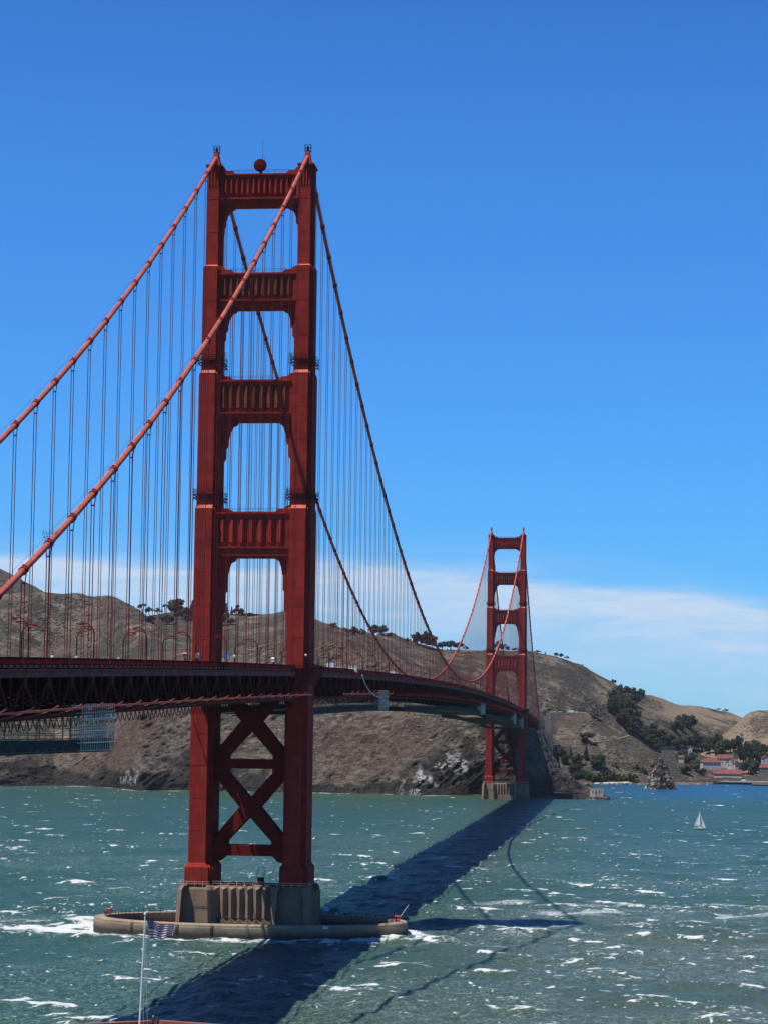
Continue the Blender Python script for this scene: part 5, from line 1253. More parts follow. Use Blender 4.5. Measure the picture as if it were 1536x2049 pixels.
# flat waterfront ground and pier
def pier_deck(xa, xb, D, z, name, label):
    c0, c1 = at_dist(xa, 1568, D), at_dist(xb, 1568, D-8)
    o = empty('boat_pier', (c0[0], c0[1], 0), label, 'pier', 'piers on the far shore')
    b = MB(); b.loft([[(c0[0], c0[1], z-.8), (c1[0], c1[1], z-.8), (c1[0], c1[1]+14, z-.8), (c0[0], c0[1]+14, z-.8)], [(c0[0], c0[1], z), (c1[0], c1[1], z), (c1[0], c1[1]+14, z), (c0[0], c0[1]+14, z)]]); b.build('pier_floor', M['walk'], o, (c0[0], c0[1], 0))
    n = int((c1[0]-c0[0])/1.9)
    for i in range(n+1):
        t = i/n; x = c0[0]+(c1[0]-c0[0])*t; y = c0[1]+(c1[1]-c0[1])*t+.5
        q = MB(); q.tube([(x, y, -2), (x, y, z-.79)], .38, 6); q.build('piling', M['wood'], o, (c0[0], c0[1], 0))
    q = MB(); q.loft([[(c0[0], c0[1]+6, -2), (c1[0], c1[1]+6, -2), (c1[0], c1[1]+7, -2), (c0[0], c0[1]+7, -2)], [(c0[0], c0[1]+6, z-.82), (c1[0], c1[1]+6, z-.82), (c1[0], c1[1]+7, z-.82), (c0[0], c0[1]+7, z-.82)]]); q.build('back_wall', M['wood'], o, (c0[0], c0[1], 0))
pier_deck(1423, 1504, 2590, 2.9, 'boat_pier', 'long timber pier below the white hall')
pier_deck(1505, 1552, 2540, 2.0, 'boat_pier', 'lower timber pier at the right edge')
c0, c1 = at_dist(1395, 1567, 2596), at_dist(1720, 1567, 2596)
b = MB(); b.box(c0[0], c1[0], c0[1]+4, c0[1]+130, -1.5, 2.2); tag(b.build('shore_ground', M['walk'], None, (c0[0], c0[1], 0)), kind='structure')

def vehicle(x, y, z, yaw, kind, label, group, mat='white', name=None):
    """van: box body with cab, truck: cab and cargo box, car: low body with cabin"""
    o = empty({'van': 'delivery_van', 'truck': 'box_truck', 'car': 'parked_car'}[kind], (x, y, z), label, {'van': 'van', 'truck': 'truck', 'car': 'car'}[kind], group); o.rotation_euler.z = yaw
    b = MB()
    if kind == 'car':
        L, W = 4.5, 1.8
        b.loft([[(-W/2, q, z) for q, z in s]+[(W/2, q, z) for q, z in s[::-1]] for s in ()] or [[(x, -L/2, .35), (x, L/2, .35), (x, L/2, .75), (x, L/2-.9, .9), (x, -L/2+.6, .95), (x, -L/2, .8)] for x in (-W/2, W/2)])
        b.build('body', M[mat], o)
        c = MB(); c.loft([[(x*k, -L/2+.5, .93), (x*k, L/2-1.0, .9), (x*k*.82, L/2-1.9, 1.45), (x*k*.82, -L/2+1.0, 1.47)] for x, k in ((-W/2, .97), (W/2, .97))]); c.build('cabin', M['glass'], o)
        rf = MB(); rf.box(-.68, .68, -L/2+1.05, L/2-1.95, 1.45, 1.51); rf.build('roof', M[mat], o); ax = ((-1.35, .33), (1.35, .33))
    else:
        L, W, H = (5.6, 2.0, 2.5) if kind == 'van' else (8.0, 2.4, 3.4)
        if kind == 'van': b.loft([[(x, -L/2, .4), (x, L/2, .4), (x, L/2, 1.1), (x, L/2-.9, 1.3), (x, L/2-1.6, H-.1), (x, L/2-2, H), (x, -L/2, H)] for x in (-W/2, W/2)])
        else: b.box(-W/2, W/2, -L/2, L/2-2.3, .9, H); b.loft([[(x, L/2-2.25, .5), (x, L/2, .5), (x, L/2, 1.5), (x, L/2-.5, 2.5), (x, L/2-2.25, 2.6)] for x in (-W/2+.1, W/2-.1)])
        b.build('body', M[mat], o)
        w = MB(); w.loft([[(x, L/2-.86, 1.36), (x, L/2-1.5, H-.3 if kind == 'van' else 2.3), (x, L/2-1.46, H-.26 if kind == 'van' else 2.34), (x, L/2-.78, 1.4)] for x in (-W/2+.15, W/2-.15)]) if kind == 'van' else w.box(-W/2+.2, W/2-.2, L/2-.2, L/2+.02, 1.55, 1.7)
        w.build('windscreen', M['glass'], o)
        for s in (-1, 1):
            q = MB(); q.box(s*(W/2-.03), s*(W/2+.03), L/2-2.1, L/2-1.3, 1.3, 1.95) if s > 0 else q.box(-W/2-.03, -W/2+.03, L/2-2.1, L/2-1.3, 1.3, 1.95); q.build('side_window', M['glass'], o)
        ax = ((-L/2+1.1, .42), (L/2-1.1, .42))
    for yy, r in ax:
        for s in (-1, 1):
            q = MB(); hw = .9 if kind == 'car' else (1.0 if kind == 'van' else 1.2)
            q.tube([(s*(hw-.2), yy, r), (s*(hw+.02), yy, r)], r, 12); q.build('wheel', M['tyre'], o)
    return o
vg = 'vehicles parked at the lookout'
for px, k, lb in ((1100, 'car', 'white car at the lookout, leftmost by the dark bush'), (1107, 'car', 'white car at the lookout, second from left'), (1119, 'car', 'white car at the lookout, alone left of the white bus'), (1140, 'truck', 'tall white coach like truck at the lookout, longest vehicle there'), (1151, 'van', 'cream van at the lookout right beside the long white truck'),
                  (1162, 'car', 'white car at the lookout, left of three near the spreading bush'), (1169, 'car', 'white car at the lookout, middle of three near the spreading bush'), (1177, 'car', 'white car at the lookout, right of three near the spreading bush')):
    p = ground(px, 1428.6 if px < 1180 else 1430); zz = drop(p.x, p.y+14)
    vehicle(p.x, p.y+14, (zz or p.z)+.05, R(80+random.uniform(-15, 15)), k, lb, vg, 'cream' if px == 1151 else 'white')
for px, k, lb in ((1452, 'car', 'white car parked before the long hall'), (1486, 'van', 'white van parked on the waterfront right of the hall'), (1497, 'car', 'white car on the waterfront below the tall trees'), (1413, 'car', 'white car by the hall annex')):
    c = at_dist(px, 1562, 2640); vehicle(c[0], c[1], 2.25, R(85), k, lb, 'vehicles on the far waterfront')

# ------------------------------------------------------------------ sailboat
def sailboat(px, py, label):
    D = shore_dist(px, py); c = at_dist(px, py, D); X, Y = c[0], c[1]
    o = empty('sailboat', (X, Y, 0), label, 'sailboat'); o.rotation_euler.z = R(0)
    b = MB(); rings = []
    for t, w, h0 in ((-3.4, .9, .95), (-2.2, 1.15, .9), (0, 1.3, .9), (2.0, .95, 1.0), (3.3, .35, 1.12), (3.75, .05, 1.2)):
        rings.append([(t, -w, h0), (t, -w*.8, .1), (t, 0, -.4), (t, w*.8, .1), (t, w, h0), (t, 0, h0+.08)])
    b.loft(rings); b.build('hull', M['white'], o)
    q = MB(); q.loft([[(x, -.7, .95) if k == 0 else (x, -.55, 1.45) if k == 1 else (x, .55, 1.45) if k == 2 else (x, .7, .95) for k in range(4)] for x in (-.9, 1.4)]); q.build('cabin', M['cream'], o)
    q = MB(); q.tube([(.4, 0, .9), (.2, 0, 11.4)], .07, 6); q.tube([(.4, 0, 2.0), (-3.1, .7, 1.9)], .06, 6); q.build('mast', M['grey_metal'], o)
    def sail(name, a, bb, cc, bulge):
        n = 10; m_ = MB(); V = []; F = []
        for i in range(n+1):
            for j in range(n+1):
                u, v = i/n, j/n; p = Vector(a)*(1-v)+(Vector(bb)*(1-u)+Vector(cc)*u)*v if False else (Vector(bb)*(1-u)+Vector(cc)*u)*(1-v)+Vector(a)*v
                p.y += bulge*math.sin(math.pi*u)*(1-v)*(.35+v); V.append(p); 
        for i in range(n):
            for j in range(n): F.append((i*(n+1)+j, (i+1)*(n+1)+j, (i+1)*(n+1)+j+1, i*(n+1)+j+1))
        m_.add(V, F); so = m_.build(name, M['sail'], o, smooth=True, fix=False)
        md = so.modifiers.new('thick', 'SOLIDIFY'); md.thickness = .03
    sail('main_sail', (.2, 0, 11.2), (.3, 0, 2.1), (-3.1, .7, 2.0), .55)
    sail('jib_sail', (.15, 0, 10.2), (3.7, 0, 1.3), (.1, 1.2, 1.7), .6)
    p = MB(); p.lathe([(.22, 1.0), (.26, 1.35), (.18, 1.75), (.05, 1.9)], -2.3, .3, 8)
    ps = p.build('outboard_motor', M['dark_metal'], o)
    wk = MB(); V = []
sailboat(1399, 1656, 'white sailboat with two raised sails on the blue green water')

# ------------------------------------------------------------------ brick fort, flag and visitors in the foreground
def fort():
    zt = at_dist(318, 2041, 310)[2]
    A, B_, C_ = at_dist(-260, 2061.5, 299.5), at_dist(318, 2041, 310), at_dist(620, 2068, 300)
    f = empty('brick_fort', (B_[0], B_[1], 0), 'top of a red brick fort at the bottom of the picture', 'fort')
    def inset(p, q, t): return (p[0]+(q[0]-p[0])*t, p[1]+(q[1]-p[1])*t)
    back = [(C_[0]+3, C_[1]-40), (A[0]+10, A[1]-40)]
    poly = [(A[0], A[1]), (B_[0], B_[1]), (C_[0], C_[1])]+back
    ctr = (sum(p[0] for p in poly)/5, sum(p[1] for p in poly)/5)
    inn = [inset(p, ctr, .055) for p in poly]
    M['brick'] = brick_mat()
    o = MB(); n = 5
    for i in range(n):
        j = (i+1) % n
        o.loft([[(*poly[i], 0), (*poly[j], 0), (*inn[j], 0), (*inn[i], 0)], [(*poly[i], zt), (*poly[j], zt), (*inn[j], zt), (*inn[i], zt)]])
    o.build('parapet', M['brick'], f, (B_[0], B_[1], 0))
    t = MB(); t.prism_xy([inset(p, ctr, .05) for p in poly], zt-3, zt-.62); t.build('terrace', M['walk'], f, (B_[0], B_[1], 0))
    # lighter coping blocks let into the wall top, and the pale traverse stone behind the corner
    for u, w in ((.82, .022), (.63, .05), (.40, .02)):
        p, q = inset(A, B_, u), inset(A, B_, u+w); pi, qi = inset(p, ctr, .055), inset(q, ctr, .055)
        k = MB(); k.loft([[(*p, zt-.4), (*q, zt-.4), (*qi, zt-.4), (*pi, zt-.4)], [(*p, zt+.03), (*q, zt+.03), (*qi, zt+.03), (*pi, zt+.03)]]); k.build('coping_block', M['tan_stone'], f, (B_[0], B_[1], 0))
    c = at_dist(336, 2049, 305); k = MB(); k.loft([[(c[0]-1.6, c[1]-1.4, zt-.62), (c[0]+1.9, c[1]-1.4, zt-.62), (c[0]+1.9, c[1]+1.4, zt-.62), (c[0]-1.6, c[1]+1.4, zt-.62)], [(c[0]-.3, c[1]-.4, zt-.05), (c[0]+.4, c[1]-.4, zt-.05), (c[0]+.4, c[1]+.4, zt-.05), (c[0]-.3, c[1]+.4, zt-.05)]])
    k.build('traverse_stone', M['cream'], f, (B_[0], B_[1], 0))
    return zt, poly
def brick_mat():
    q = NT('fort_brick'); br = q.n('ShaderNodeTexBrick'); q.t.links.new(q.coord((1, 1, 1)), br.inputs['Vector'])
    br.inputs['Scale'].default_value = 3.0; br.inputs['Color1'].default_value = (0.20, 0.065, 0.045, 1); br.inputs['Color2'].default_value = (0.27, 0.10, 0.07, 1); br.inputs['Mortar'].default_value = (0.24, 0.18, 0.15, 1); br.inputs['Mortar Size'].default_value = .012
    n = q.noise(q.coord(), .6, 4); c = q.mix(q.ramp(n, [(.4, 0.0), (.75, .5)]), br.outputs['Color'], (0.13, 0.055, 0.04)); return q.base(c, .9, .1)
M['tan_stone'] = simple('tan_stone', (0.36, 0.22, 0.13), 0.9, 0.2, 0.6, 0.1)
ZT, FORT_POLY = fort()

def flag_mat():
    q = NT('flag_cloth'); uv = q.n('ShaderNodeUVMap'); sp = q.n('ShaderNodeSeparateXYZ'); q.t.links.new(uv.outputs[0], sp.inputs[0]); u, v = sp.outputs['X'], sp.outputs['Y']
    st = q.math('LESS_THAN', q.math('MODULO', q.math('MULTIPLY', v, 13.0), 2.0), 1.0)
    c = q.mix(st, (0.95, 0.93, 0.94), (0.20, 0.012, 0.04))
    ca = q.math('MULTIPLY', q.math('LESS_THAN', u, 0.4), q.math('GREATER_THAN', v, 6/13))
    cu = q.math('SUBTRACT', q.math('FRACT', q.math('MULTIPLY', u, 6/.4)), .5); cv = q.math('SUBTRACT', q.math('FRACT', q.math('MULTIPLY', q.math('SUBTRACT', v, 6/13), 9*13/7/1.8)), .5)
    r = q.math('ADD', q.math('MULTIPLY', cu, cu), q.math('MULTIPLY', cv, cv)); star = q.math('LESS_THAN', r, .075)
    cc = q.mix(star, (0.022, 0.024, 0.11), (0.75, 0.75, 0.78)); c = q.mix(ca, c, cc)
    q.base(c, .85, .1); tr = q.n('ShaderNodeBsdfTranslucent'); q.put(tr.inputs[0], c); ms = q.n('ShaderNodeMixShader'); ms.inputs[0].default_value = .45
    q.t.links.new(q.p.outputs[0], ms.inputs[1]); q.t.links.new(tr.outputs[0], ms.inputs[2]); q.t.links.new(ms.outputs[0], q.out.inputs[0]); return q.m
def flagpole():
    bt = at_dist(279.5, 2049, 303); tp = at_dist(290.4, 1832, 303); base = Vector(bt)+(Vector(bt)-Vector(tp)).normalized()*1.2; top = Vector(tp)
    base.z = ZT-.62
    o = empty('flagpole', tuple(base), 'tall white flagpole with a ball top, rising from the brick fort', 'flagpole')
    b = MB(); b.tube([base, base.lerp(top, .5), top], [.13, .105, .07], 10); b.build('pole', M['white'], o, tuple(base))
    b = MB(); b.lathe([(.02, -.2), (.14, -.12), (.19, 0), (.14, .13), (.02, .2)], 0, 0, 12); b.v = [(x+top.x, y+top.y, z+top.z+.15) for x, y, z in b.v]; b.build('ball', M['white'], o, tuple(base))
    for dx, t0 in ((.55, .0), (1.15, .06)):
        b = MB(); b.tube([top+Vector((.05, -.05, -.2)), base+Vector((dx, -.2, 0))], .018, 4); b.build('halyard', M['grey_metal'], o, tuple(base))
    nz = MB(); m_ = base.lerp(top, .585); nz.bar(m_, m_+Vector((-.85, 0, .22)), .12); nz.bar(m_+Vector((-.85, 0, .22)), m_+Vector((-.5, 0, .42)), .09); nz.build('cleat_arm', M['white'], o, tuple(base))
    # flag: flies to the right of the pole, hoist side pulled slack
    D = 303; P = {k: Vector(at_dist(x, y, D)) for k, (x, y) in dict(a=(293.0, 1841), b=(301.0, 1878), c=(350.0, 1851.5), d=(346.5, 1876)).items()}
    n, m2 = 44, 22; V = []; F = []; UV = []
    for i in range(n+1):
        for j in range(m2+1):
            u, v = i/n, j/m2; p = (P['b']*(1-u)+P['d']*u)*(1-v)+(P['a']*(1-u)+P['c']*u)*v
            w = math.sin(u*9.5+v*2.2)*.20*(.3+u)+math.sin(u*17-v*3)*.07; p = p+Vector((0, w*1.6, .16*math.sin(u*8.2+.6)*min(1, u*3)*(.4+.6*u)-.07*math.sin(u*3.1)))
            V.append(p); UV.append((u, v))
    for i in range(n):
        for j in range(m2): F.append((i*(m2+1)+j, (i+1)*(m2+1)+j, (i+1)*(m2+1)+j+1, i*(m2+1)+j+1))
    b = MB(); b.add(V, F); org = tuple(P['a']); f = b.build('flag', flag_mat(), None, org, smooth=True, fix=False)
    ul = f.data.uv_layers.new(name='UVMap')
    for lp in f.data.loops: ul.data[lp.index].uv = UV[lp.vertex_index]
    f.modifiers.new('thick', 'SOLIDIFY').thickness = .012
    tag(f, 'striped flag with starred blue corner flying from the white pole', 'flag')
flagpole()

def person(x, y, z, yaw, label, shirt, trousers, hair, group=None, pose=0, height=1.72):
    """one continuous skinned body, trousers and shirt as colours of the faces, hair a child"""
    a = .1 if pose == 0 else .28
    J = dict(pelvis=(0, 0, .94), belly=(0, 0, 1.08), chest=(0, .01, 1.30), neck=(0, 0, 1.46), chin=(0, .015, 1.53), head=(0, .01, 1.62), crown=(0, 0, 1.71),
             hl=(-.09, 0, .90), kl=(-.10, .01+a*.4, .50), al=(-.10, -.02+a, .09), tl=(-.11, .15+a, .035), hr=(.09, 0, .90), kr=(.10, .01-a*.1, .50), ar=(.10, -.02-a, .09), tr=(.11, .15-a, .035),
             sl=(-.17, 0, 1.40), el=(-.23, -.03-a*.3, 1.13), wl=(-.24, .05, .90), fl=(-.24, .08, .80), sr=(.17, 0, 1.40), er=(.23, -.03+a*.3, 1.13), wr=(.24, .06, .90), fr=(.24, .09, .80))
    E = [('pelvis', 'belly'), ('belly', 'chest'), ('chest', 'neck'), ('neck', 'chin'), ('chin', 'head'), ('head', 'crown'), ('pelvis', 'hl'), ('hl', 'kl'), ('kl', 'al'), ('al', 'tl'), ('pelvis', 'hr'), ('hr', 'kr'), ('kr', 'ar'), ('ar', 'tr'),
         ('chest', 'sl'), ('sl', 'el'), ('el', 'wl'), ('wl', 'fl'), ('chest', 'sr'), ('sr', 'er'), ('er', 'wr'), ('wr', 'fr')]
    Rd = dict(pelvis=.15, belly=.14, chest=.16, neck=.058, chin=.07, head=.098, crown=.06, hl=.095, kl=.062, al=.045, tl=.04, hr=.095, kr=.062, ar=.045, tr=.04, sl=.065, el=.045, wl=.032, fl=.035, sr=.065, er=.045, wr=.032, fr=.035)
    k = list(J); me = bpy.data.meshes.new('person'); s = height/1.77
    me.from_pydata([tuple(c*s for c in J[n]) for n in k], [(k.index(p), k.index(q)) for p, q in E], [])
    o = bpy.data.objects.new('person', me); COL.objects.link(o)
    sk = o.modifiers.new('skin', 'SKIN'); sk.use_smooth_shade = True; o.modifiers.new('sub', 'SUBSURF').levels = 1
    for i, n in enumerate(k):
        v = me.skin_vertices[0].data[i]; v.radius = (Rd[n]*s*(1.15 if n in ('chest', 'belly', 'pelvis') else 1), Rd[n]*s*(.8 if n in ('chest', 'belly', 'pelvis') else 1)); v.use_root = (n == 'pelvis')
    dg = bpy.context.evaluated_depsgraph_get(); nm = bpy.data.meshes.new_from_object(o.evaluated_get(dg)); o.modifiers.clear(); o.data = nm; nm.name = 'person'
    nm.materials.clear()
    for mt in (M['skin'], simple('shirt_cloth', shirt, .85, .1), simple('trouser_cloth', trousers, .85, .1), M['tyre']): nm.materials.append(mt)
    for pl in nm.polygons:
        c = pl.center/s; pl.material_index = 3 if c.z < .09 else 2 if c.z < .93 and abs(c.x) < .2 else 0 if c.z > 1.47 or (c.z < .9 and abs(c.x) > .2) else 1
    o.location = (x, y, z); o.rotation_euler.z = yaw
    h = MB(); h.lathe([(.108, 1.60), (.115, 1.66), (.095, 1.73), (.05, 1.77), (.005, 1.785)], 0, -.018, 14); h.v = [tuple(c*s for c in v) for v in h.v]
    h.build('hair', simple('hair', hair, .8, .1), o, smooth=True)
    # small face: eyes and nose
    fc = MB(); fc.box(-.045*s, -.02*s, .095*s, .108*s, 1.605*s, 1.62*s); fc.box(.02*s, .045*s, .095*s, .108*s, 1.605*s, 1.62*s); fc.build('eyes', M['glass'], o)
    tag(o, label, 'person', group); return o
c = at_dist(306.5, 2049, 305.5); person(c[0], c[1], ZT-.62, R(170), 'person in dark clothes on the brick fort, left of two', (.02, .025, .04), (.02, .02, .025), (.45, .42, .40), 'two people on the brick fort')
c = at_dist(315.5, 2049, 305.5); person(c[0], c[1], ZT-.62, R(200), 'person in dark clothes on the brick fort, right of two', (.025, .03, .05), (.015, .015, .02), (.03, .025, .02), 'two people on the brick fort', 0, 1.66)
pg = 'people walking on the bridge sidewalk'
def on_deck(px, X):
    y = CAM[1]; d = ray(px, 1320); return CAM[1]+d[1]*(X-CAM[0])/d[0]
for px, X, lb, sh, tr in ((104.5, 12.6, 'person all in white on the sidewalk, between two rope pairs', (.75, .73, .68), (.65, .6, .5)), (153, 12.2, 'person in pale top leaning along the sidewalk rail', (.6, .58, .55), (.35, .28, .22)), (139, 11.5, 'person in dark jacket on the sidewalk left of the pale top walker', (.05, .05, .07), (.05, .05, .06)),
                         (216, 11.8, 'person in grey on the sidewalk left of the near tower, middle', (.3, .3, .32), (.06, .06, .09)), (238, 11.8, 'person in light blue on the sidewalk nearest the near tower', (.35, .5, .6), (.05, .06, .1))):
    y = on_deck(px, X); person(X, y, rail_z(y)-1.16, R(random.choice([0, 180])), lb, sh, tr, (.05, .035, .025), pg, 1, 1.85)

# ------------------------------------------------------------------ things on the deck
def deck_vehicle(px, X, kind, label, mat='white'):
    y = on_deck(px, X); return vehicle(X, y, rail_z(y)-1.29, 0, kind, label, 'vehicles driving on the bridge', mat)
M['pale_blue'] = simple('pale_blue_paint', (0.35, 0.47, 0.55), .4, .06)
deck_vehicle(72, 3.0, 'car', 'white car with dark windows at the far left of the bridge road', 'white')
deck_vehicle(664, 4.5, 'truck', 'white box truck on the bridge just right of the near tower')
deck_vehicle(681, 4.8, 'van', 'pale blue van on the bridge following the white box truck', 'pale_blue')
deck_vehicle(787, 3.0, 'truck', 'white truck on the bridge where the left cable meets the deck')
def lift_rig():
    y = 130.0; X = 12.4; z = rail_z(y)
    o = empty('maintenance_rig', (X, y, z-1.2), 'white maintenance rig on the rail with a pale hose hanging to the scaffold', 'work rig')
    b = MB(); b.box(X-1.2, X+1.9, y-1.6, y+1.6, z-1.1, z-.2); b.box(X-1.0, X+1.8, y-1.4, y+1.4, z-.2, z+.25)
    for dx in (-.9, 0, .9, 1.6): b.bar((X+dx, y-1.3, z+.2), (X+dx+.3, y-1.3, z+1.3), .18); b.bar((X+dx, y+1.3, z+.2), (X+dx-.2, y+1.3, z+1.1), .18)
    b.build('machine', M['white'], o, (X, y, z-1.2))
    b = MB(); b.bar((X-.2, y-1.7, z-.6), (X+2.2, y-1.7, z-1.4), .5); b.bar((X+2.2, y-1.7, z-1.4), (X+2.6, y-1.9, z-7.2), .4); b.build('arm', M['paint'], o, (X, y, z-1.2))
    b = MB(); pts = []
    for i in range(13):
        t = i/12; yy = y+6+62*t; pts.append((15.4, yy, rail_z(yy)-2.0-8.0*(t**.62)-(1.2*math.sin(math.pi*t))))
    b.tube(pts, .17, 6); b.build('hose', M['white'], o, (X, y, z-1.2))
lift_rig()
def globe_lamp(px, X, label, h=3.4):
    y = on_deck(px, X); z = rail_z(y)-1.25
    o = empty('globe_lamp', (X, y, z), label, 'globe lamp', 'white globe lamps round the near tower')
    b = MB(); b.tube([(X, y, z), (X, y, z+h)], .1, 6); b.build('post', M['dark_metal'], o, (X, y, z))
    b = MB(); b.lathe([(.05, z+h-.1), (.28, z+h+.1), (.33, z+h+.33), (.25, z+h+.56), (.03, z+h+.68)], X, y, 10); b.build('globe', M['white'], o, (X, y, z), smooth=True)
globe_lamp(612, 18.9, 'white globe lamp in front of the near tower\'s right leg', 3.6); globe_lamp(636, 18.6, 'white globe lamp right of the near tower\'s right leg', 3.0); globe_lamp(469, 9.4, 'white globe lamp between the near tower legs', 2.6)
def sign(name, px, X, z0, z1, w, mat, label, extra=None):
    y = on_deck(px, X); z = rail_z(y)-1.2
    o = empty(name, (X, y, z), label, 'sign', None)
    b = MB(); b.box(X-.06, X+.06, y, y+.12, z, z+z1); b.build('post', M['dark_metal'], o, (X, y, z))
    b = MB(); b.box(X-w/2, X+w/2, y-.1, y-.01, z+z0, z+z1); b.build('panel', M[mat], o, (X, y, z))
    if extra:
        for e0, e1, x0, x1, mt in extra:
            b = MB(); b.box(X+x0*w/2, X+x1*w/2, y-.135, y-.101, z+z0+(z1-z0)*e0, z+z0+(z1-z0)*e1); b.build('marking', M[mt], o, (X, y, z))
sign('information_sign', 455.5, 8.9, 1.9, 3.6, 1.35, 'blue_sign', 'blue sign with pale marks beside the near tower\'s left leg', [(.55, .62, -.7, .1, 'white'), (.35, .42, -.7, .5, 'white'), (.15, .2, -.7, .3, 'white')])
sign('notice_sign', 455.5, 9.2, .95, 1.5, 1.1, 'yellow', 'small yellow sign just below the blue sign')
sign('notice_sign', 579.5, 10.2, 1.3, 2.9, .65, 'white', 'white upright notice sign left of the near tower\'s right leg', [(.45, .55, -.5, .5, 'red_gear'), (.25, .32, -.6, .6, 'dark_metal')])
def call_box(px, X, label, mat):
    y = on_deck(px, X); z = rail_z(y)-1.2; o = empty('call_box', (X, y, z), label, 'call box', 'call boxes on the bridge sidewalk')
    b = MB(); b.box(X-.12, X+.12, y-.12, y+.12, z, z+1.9); b.build('post', M['paint'], o, (X, y, z))
    b = MB(); b.box(X-.42, X+.42, y-.3, y+.3, z+1.9, z+2.75); b.loft([[(X-.55, y-.42, z+2.76), (X+.55, y-.42, z+2.76), (X+.55, y+.42, z+2.76), (X-.55, y+.42, z+2.76)], [(X-.3, y-.2, z+3.1), (X+.3, y-.2, z+3.1), (X+.3, y+.2, z+3.1), (X-.3, y+.2, z+3.1)]]); b.build('hood', M[mat], o, (X, y, z))
call_box(575, 10.5, 'red call box with a hood left of the near tower\'s right leg', 'red_gear'); call_box(395, 10.5, 'pale topped red call box at the near tower\'s left leg', 'cream'); call_box(370, 10.2, 'red call box a little left of the near tower', 'red_gear'); call_box(546.5, 10.4, 'white call box between the near tower legs', 'white')
def basket():
    y = on_deck(97, 13.7); zb = at_dist(95, 1094, math.hypot(13.7-CAM[0], y-CAM[1]))[2]; X = 13.4
    o = empty('wire_basket', (X, y, zb), 'thin wire work basket standing over the right cable near left edge', 'wire basket')
    b = MB()
    for k in range(14):
        a = 2*math.pi*k/14; p = Vector((X+.62*math.cos(a), y+.62*math.sin(a), zb)); q = Vector((X+1.28*math.cos(a), y+1.28*math.sin(a), zb+2.3)); b.tube([p, q, q+Vector((.12*math.cos(a), .12*math.sin(a), .55))], .016, 4)
    for t in (0, .35, .7, 1.0):
        r = .62+.66*t; b.tube([(X+r*math.cos(a), y+r*math.sin(a), zb+2.3*t) for a in [2*math.pi*k/20 for k in range(21)]], .018, 4, False)
    b.build('cage', M['dark_metal'], o, (X, y, zb))
    b = MB(); b.tube([(X, y, zb), (X+.05, y, zb-2.0)], .05, 5); b.build('stem', M['dark_metal'], o, (X, y, zb))
basket()

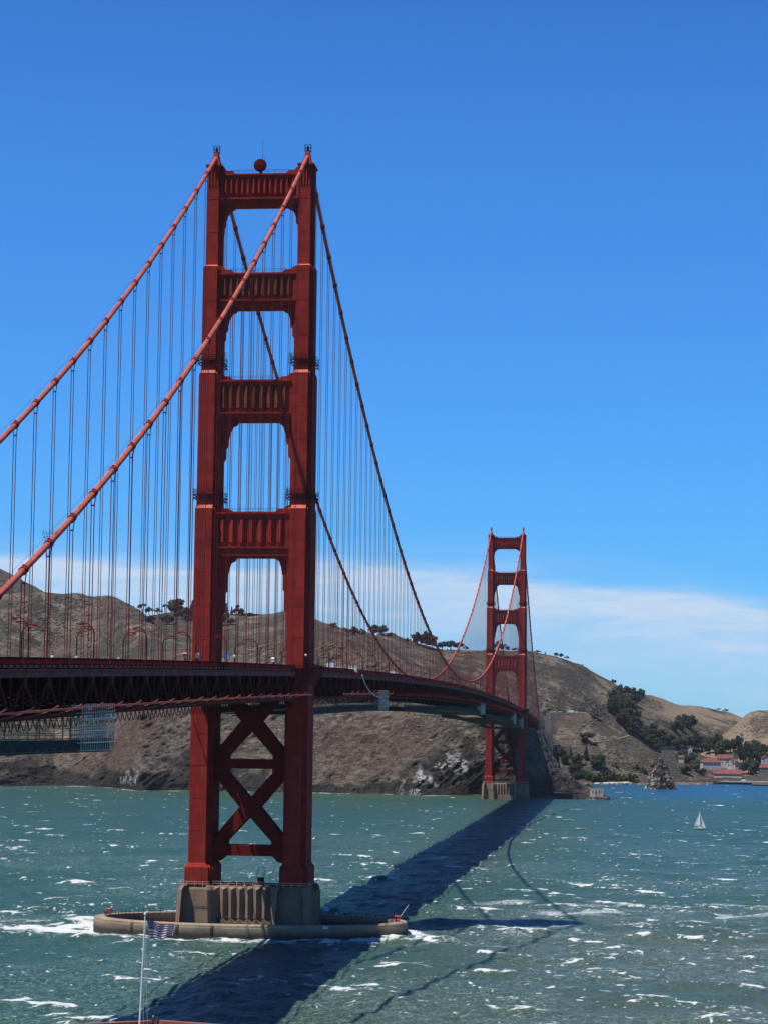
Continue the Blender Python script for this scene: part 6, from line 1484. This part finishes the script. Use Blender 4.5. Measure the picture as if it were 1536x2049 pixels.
# ------------------------------------------------------------------ work platforms hung under the deck
def platform(ya, yb, dz, tower, label, skirt=2.2, top=-9.6, level=None):
    ym = (ya+yb)/2; o = empty('work_platform', (0, ym, rail_z(ym)+dz), label, 'scaffold platform', 'work platforms hanging under the bridge deck'); org = (0, ym, rail_z(ym)+dz)
    Z = lambda y: rail_z(y)+dz if level is None else level
    b = MB(); ys = yspan(ya, yb, max(2, int((yb-ya)/5)))
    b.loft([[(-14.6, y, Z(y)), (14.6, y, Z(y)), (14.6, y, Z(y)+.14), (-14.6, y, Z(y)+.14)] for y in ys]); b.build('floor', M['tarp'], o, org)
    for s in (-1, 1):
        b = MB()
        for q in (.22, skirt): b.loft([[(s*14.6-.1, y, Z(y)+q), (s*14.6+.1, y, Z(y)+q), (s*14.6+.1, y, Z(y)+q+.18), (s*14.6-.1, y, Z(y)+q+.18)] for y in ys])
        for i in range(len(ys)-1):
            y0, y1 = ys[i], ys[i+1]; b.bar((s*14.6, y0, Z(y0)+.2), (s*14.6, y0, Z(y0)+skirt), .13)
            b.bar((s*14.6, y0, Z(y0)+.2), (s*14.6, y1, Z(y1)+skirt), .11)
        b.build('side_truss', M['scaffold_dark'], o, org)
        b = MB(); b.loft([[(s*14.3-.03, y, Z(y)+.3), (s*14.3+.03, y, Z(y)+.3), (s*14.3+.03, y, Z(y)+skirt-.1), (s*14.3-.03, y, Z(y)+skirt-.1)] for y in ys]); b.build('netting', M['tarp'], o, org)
        b = MB()
        for y in ys[::4]: b.bar((s*13.6, y, Z(y)+skirt), (s*13.6, y, rail_z(y)-10), .14)
        if len(ys) > 4: b.loft([[(s*13.6-.08, y, Z(y)+skirt+.02), (s*13.6+.08, y, Z(y)+skirt+.02), (s*13.6+.08, y, Z(y)+skirt+.16), (s*13.6-.08, y, Z(y)+skirt+.16)] for y in ys])
        b.build('hanger', M['scaffold_dark'], o, org)
    if tower:
        t0, t1 = tower; b = MB(); n = max(3, int((t1-t0)/1.6)); p = MB()
        for X in (13.2, 15.3):
            for i in range(n+1):
                y = t0+(t1-t0)*i/n; b.bar((X, y, Z(y)+.2), (X, y, rail_z(y)+top), .12)
            lev = 6
            for k in range(lev+1):
                f = k/lev; b.loft([[(X-.06, y, (Z(y)+.3)*(1-f)+(rail_z(y)+top-.1)*f+e) for e in (0, .12)]+[(X+.06, y, (Z(y)+.3)*(1-f)+(rail_z(y)+top-.1)*f+e) for e in (.12, 0)] for y in yspan(t0, t1, 4)])
        for y in (t0, t1):
            for k in range(7):
                f = k/6; z = (Z(y)+.3)*(1-f)+(rail_z(y)+top-.1)*f; b.bar((-4, y, z), (15.3, y, z), .12)
            for x in np.arange(-4, 15.4, 1.6): b.bar((x, y, Z(y)+.2), (x, y, rail_z(y)+min(top, -10.1)), .11)
        b.build('scaffold_frame', M['grey_metal'], o, org)
        for f in (.2, .45, .7):
            p = MB(); p.loft([[(12.9, y, (Z(y))*(1-f)+(rail_z(y)+top)*f), (15.6, y, (Z(y))*(1-f)+(rail_z(y)+top)*f), (15.6, y, (Z(y))*(1-f)+(rail_z(y)+top)*f+.16), (12.9, y, (Z(y))*(1-f)+(rail_z(y)+top)*f+.16)] for y in yspan(t0, t1, 3)]); p.build('plank', M['white'], o, org)
platform(END_S+2, -241, -16.6, (-266, -241.5), 'silver scaffold platform under the deck at the left edge', 2.3, -8.2, 53.7)
platform(20, 222, -14.6, (190, 221.5), 'work platform under the deck right behind the near tower', 2.2, -7.0)
platform(288, 783, -15.2, (742, 782.5), 'longest work platform, under the middle of the deck', 2.4, -8.0)
platform(805, 1150, -16.6, (1118, 1149.5), 'lower work platform, third from the near tower', 2.4, -8.0)
platform(1165, 1262, -18.0, (1240, 1261.5), 'last work platform under the deck, beside the far tower', 2.4, -8.5)

# ------------------------------------------------------------------ air
def haze(density):
    b = MB(); b.box(-3200, 3200, CAM[1]-500, 4600, -2.2, 520); o = b.build('haze', None or M['white'], None, (0, 0, 0))
    m_ = bpy.data.materials.new('haze_air'); m_.use_nodes = True; t = m_.node_tree; t.nodes.clear()
    v = t.nodes.new('ShaderNodeVolumePrincipled'); v.inputs['Color'].default_value = (0.80, 0.88, 1.0, 1); v.inputs['Density'].default_value = density
    v.inputs['Anisotropy'].default_value = 0.2; ou = t.nodes.new('ShaderNodeOutputMaterial'); t.links.new(v.outputs[0], ou.inputs['Volume'])
    o.data.materials.clear(); o.data.materials.append(m_); tag(o, 'thin sea air that pales the far hills', 'haze', None, 'stuff')
haze(1.7e-5)
scene.cycles.volume_bounces = 0
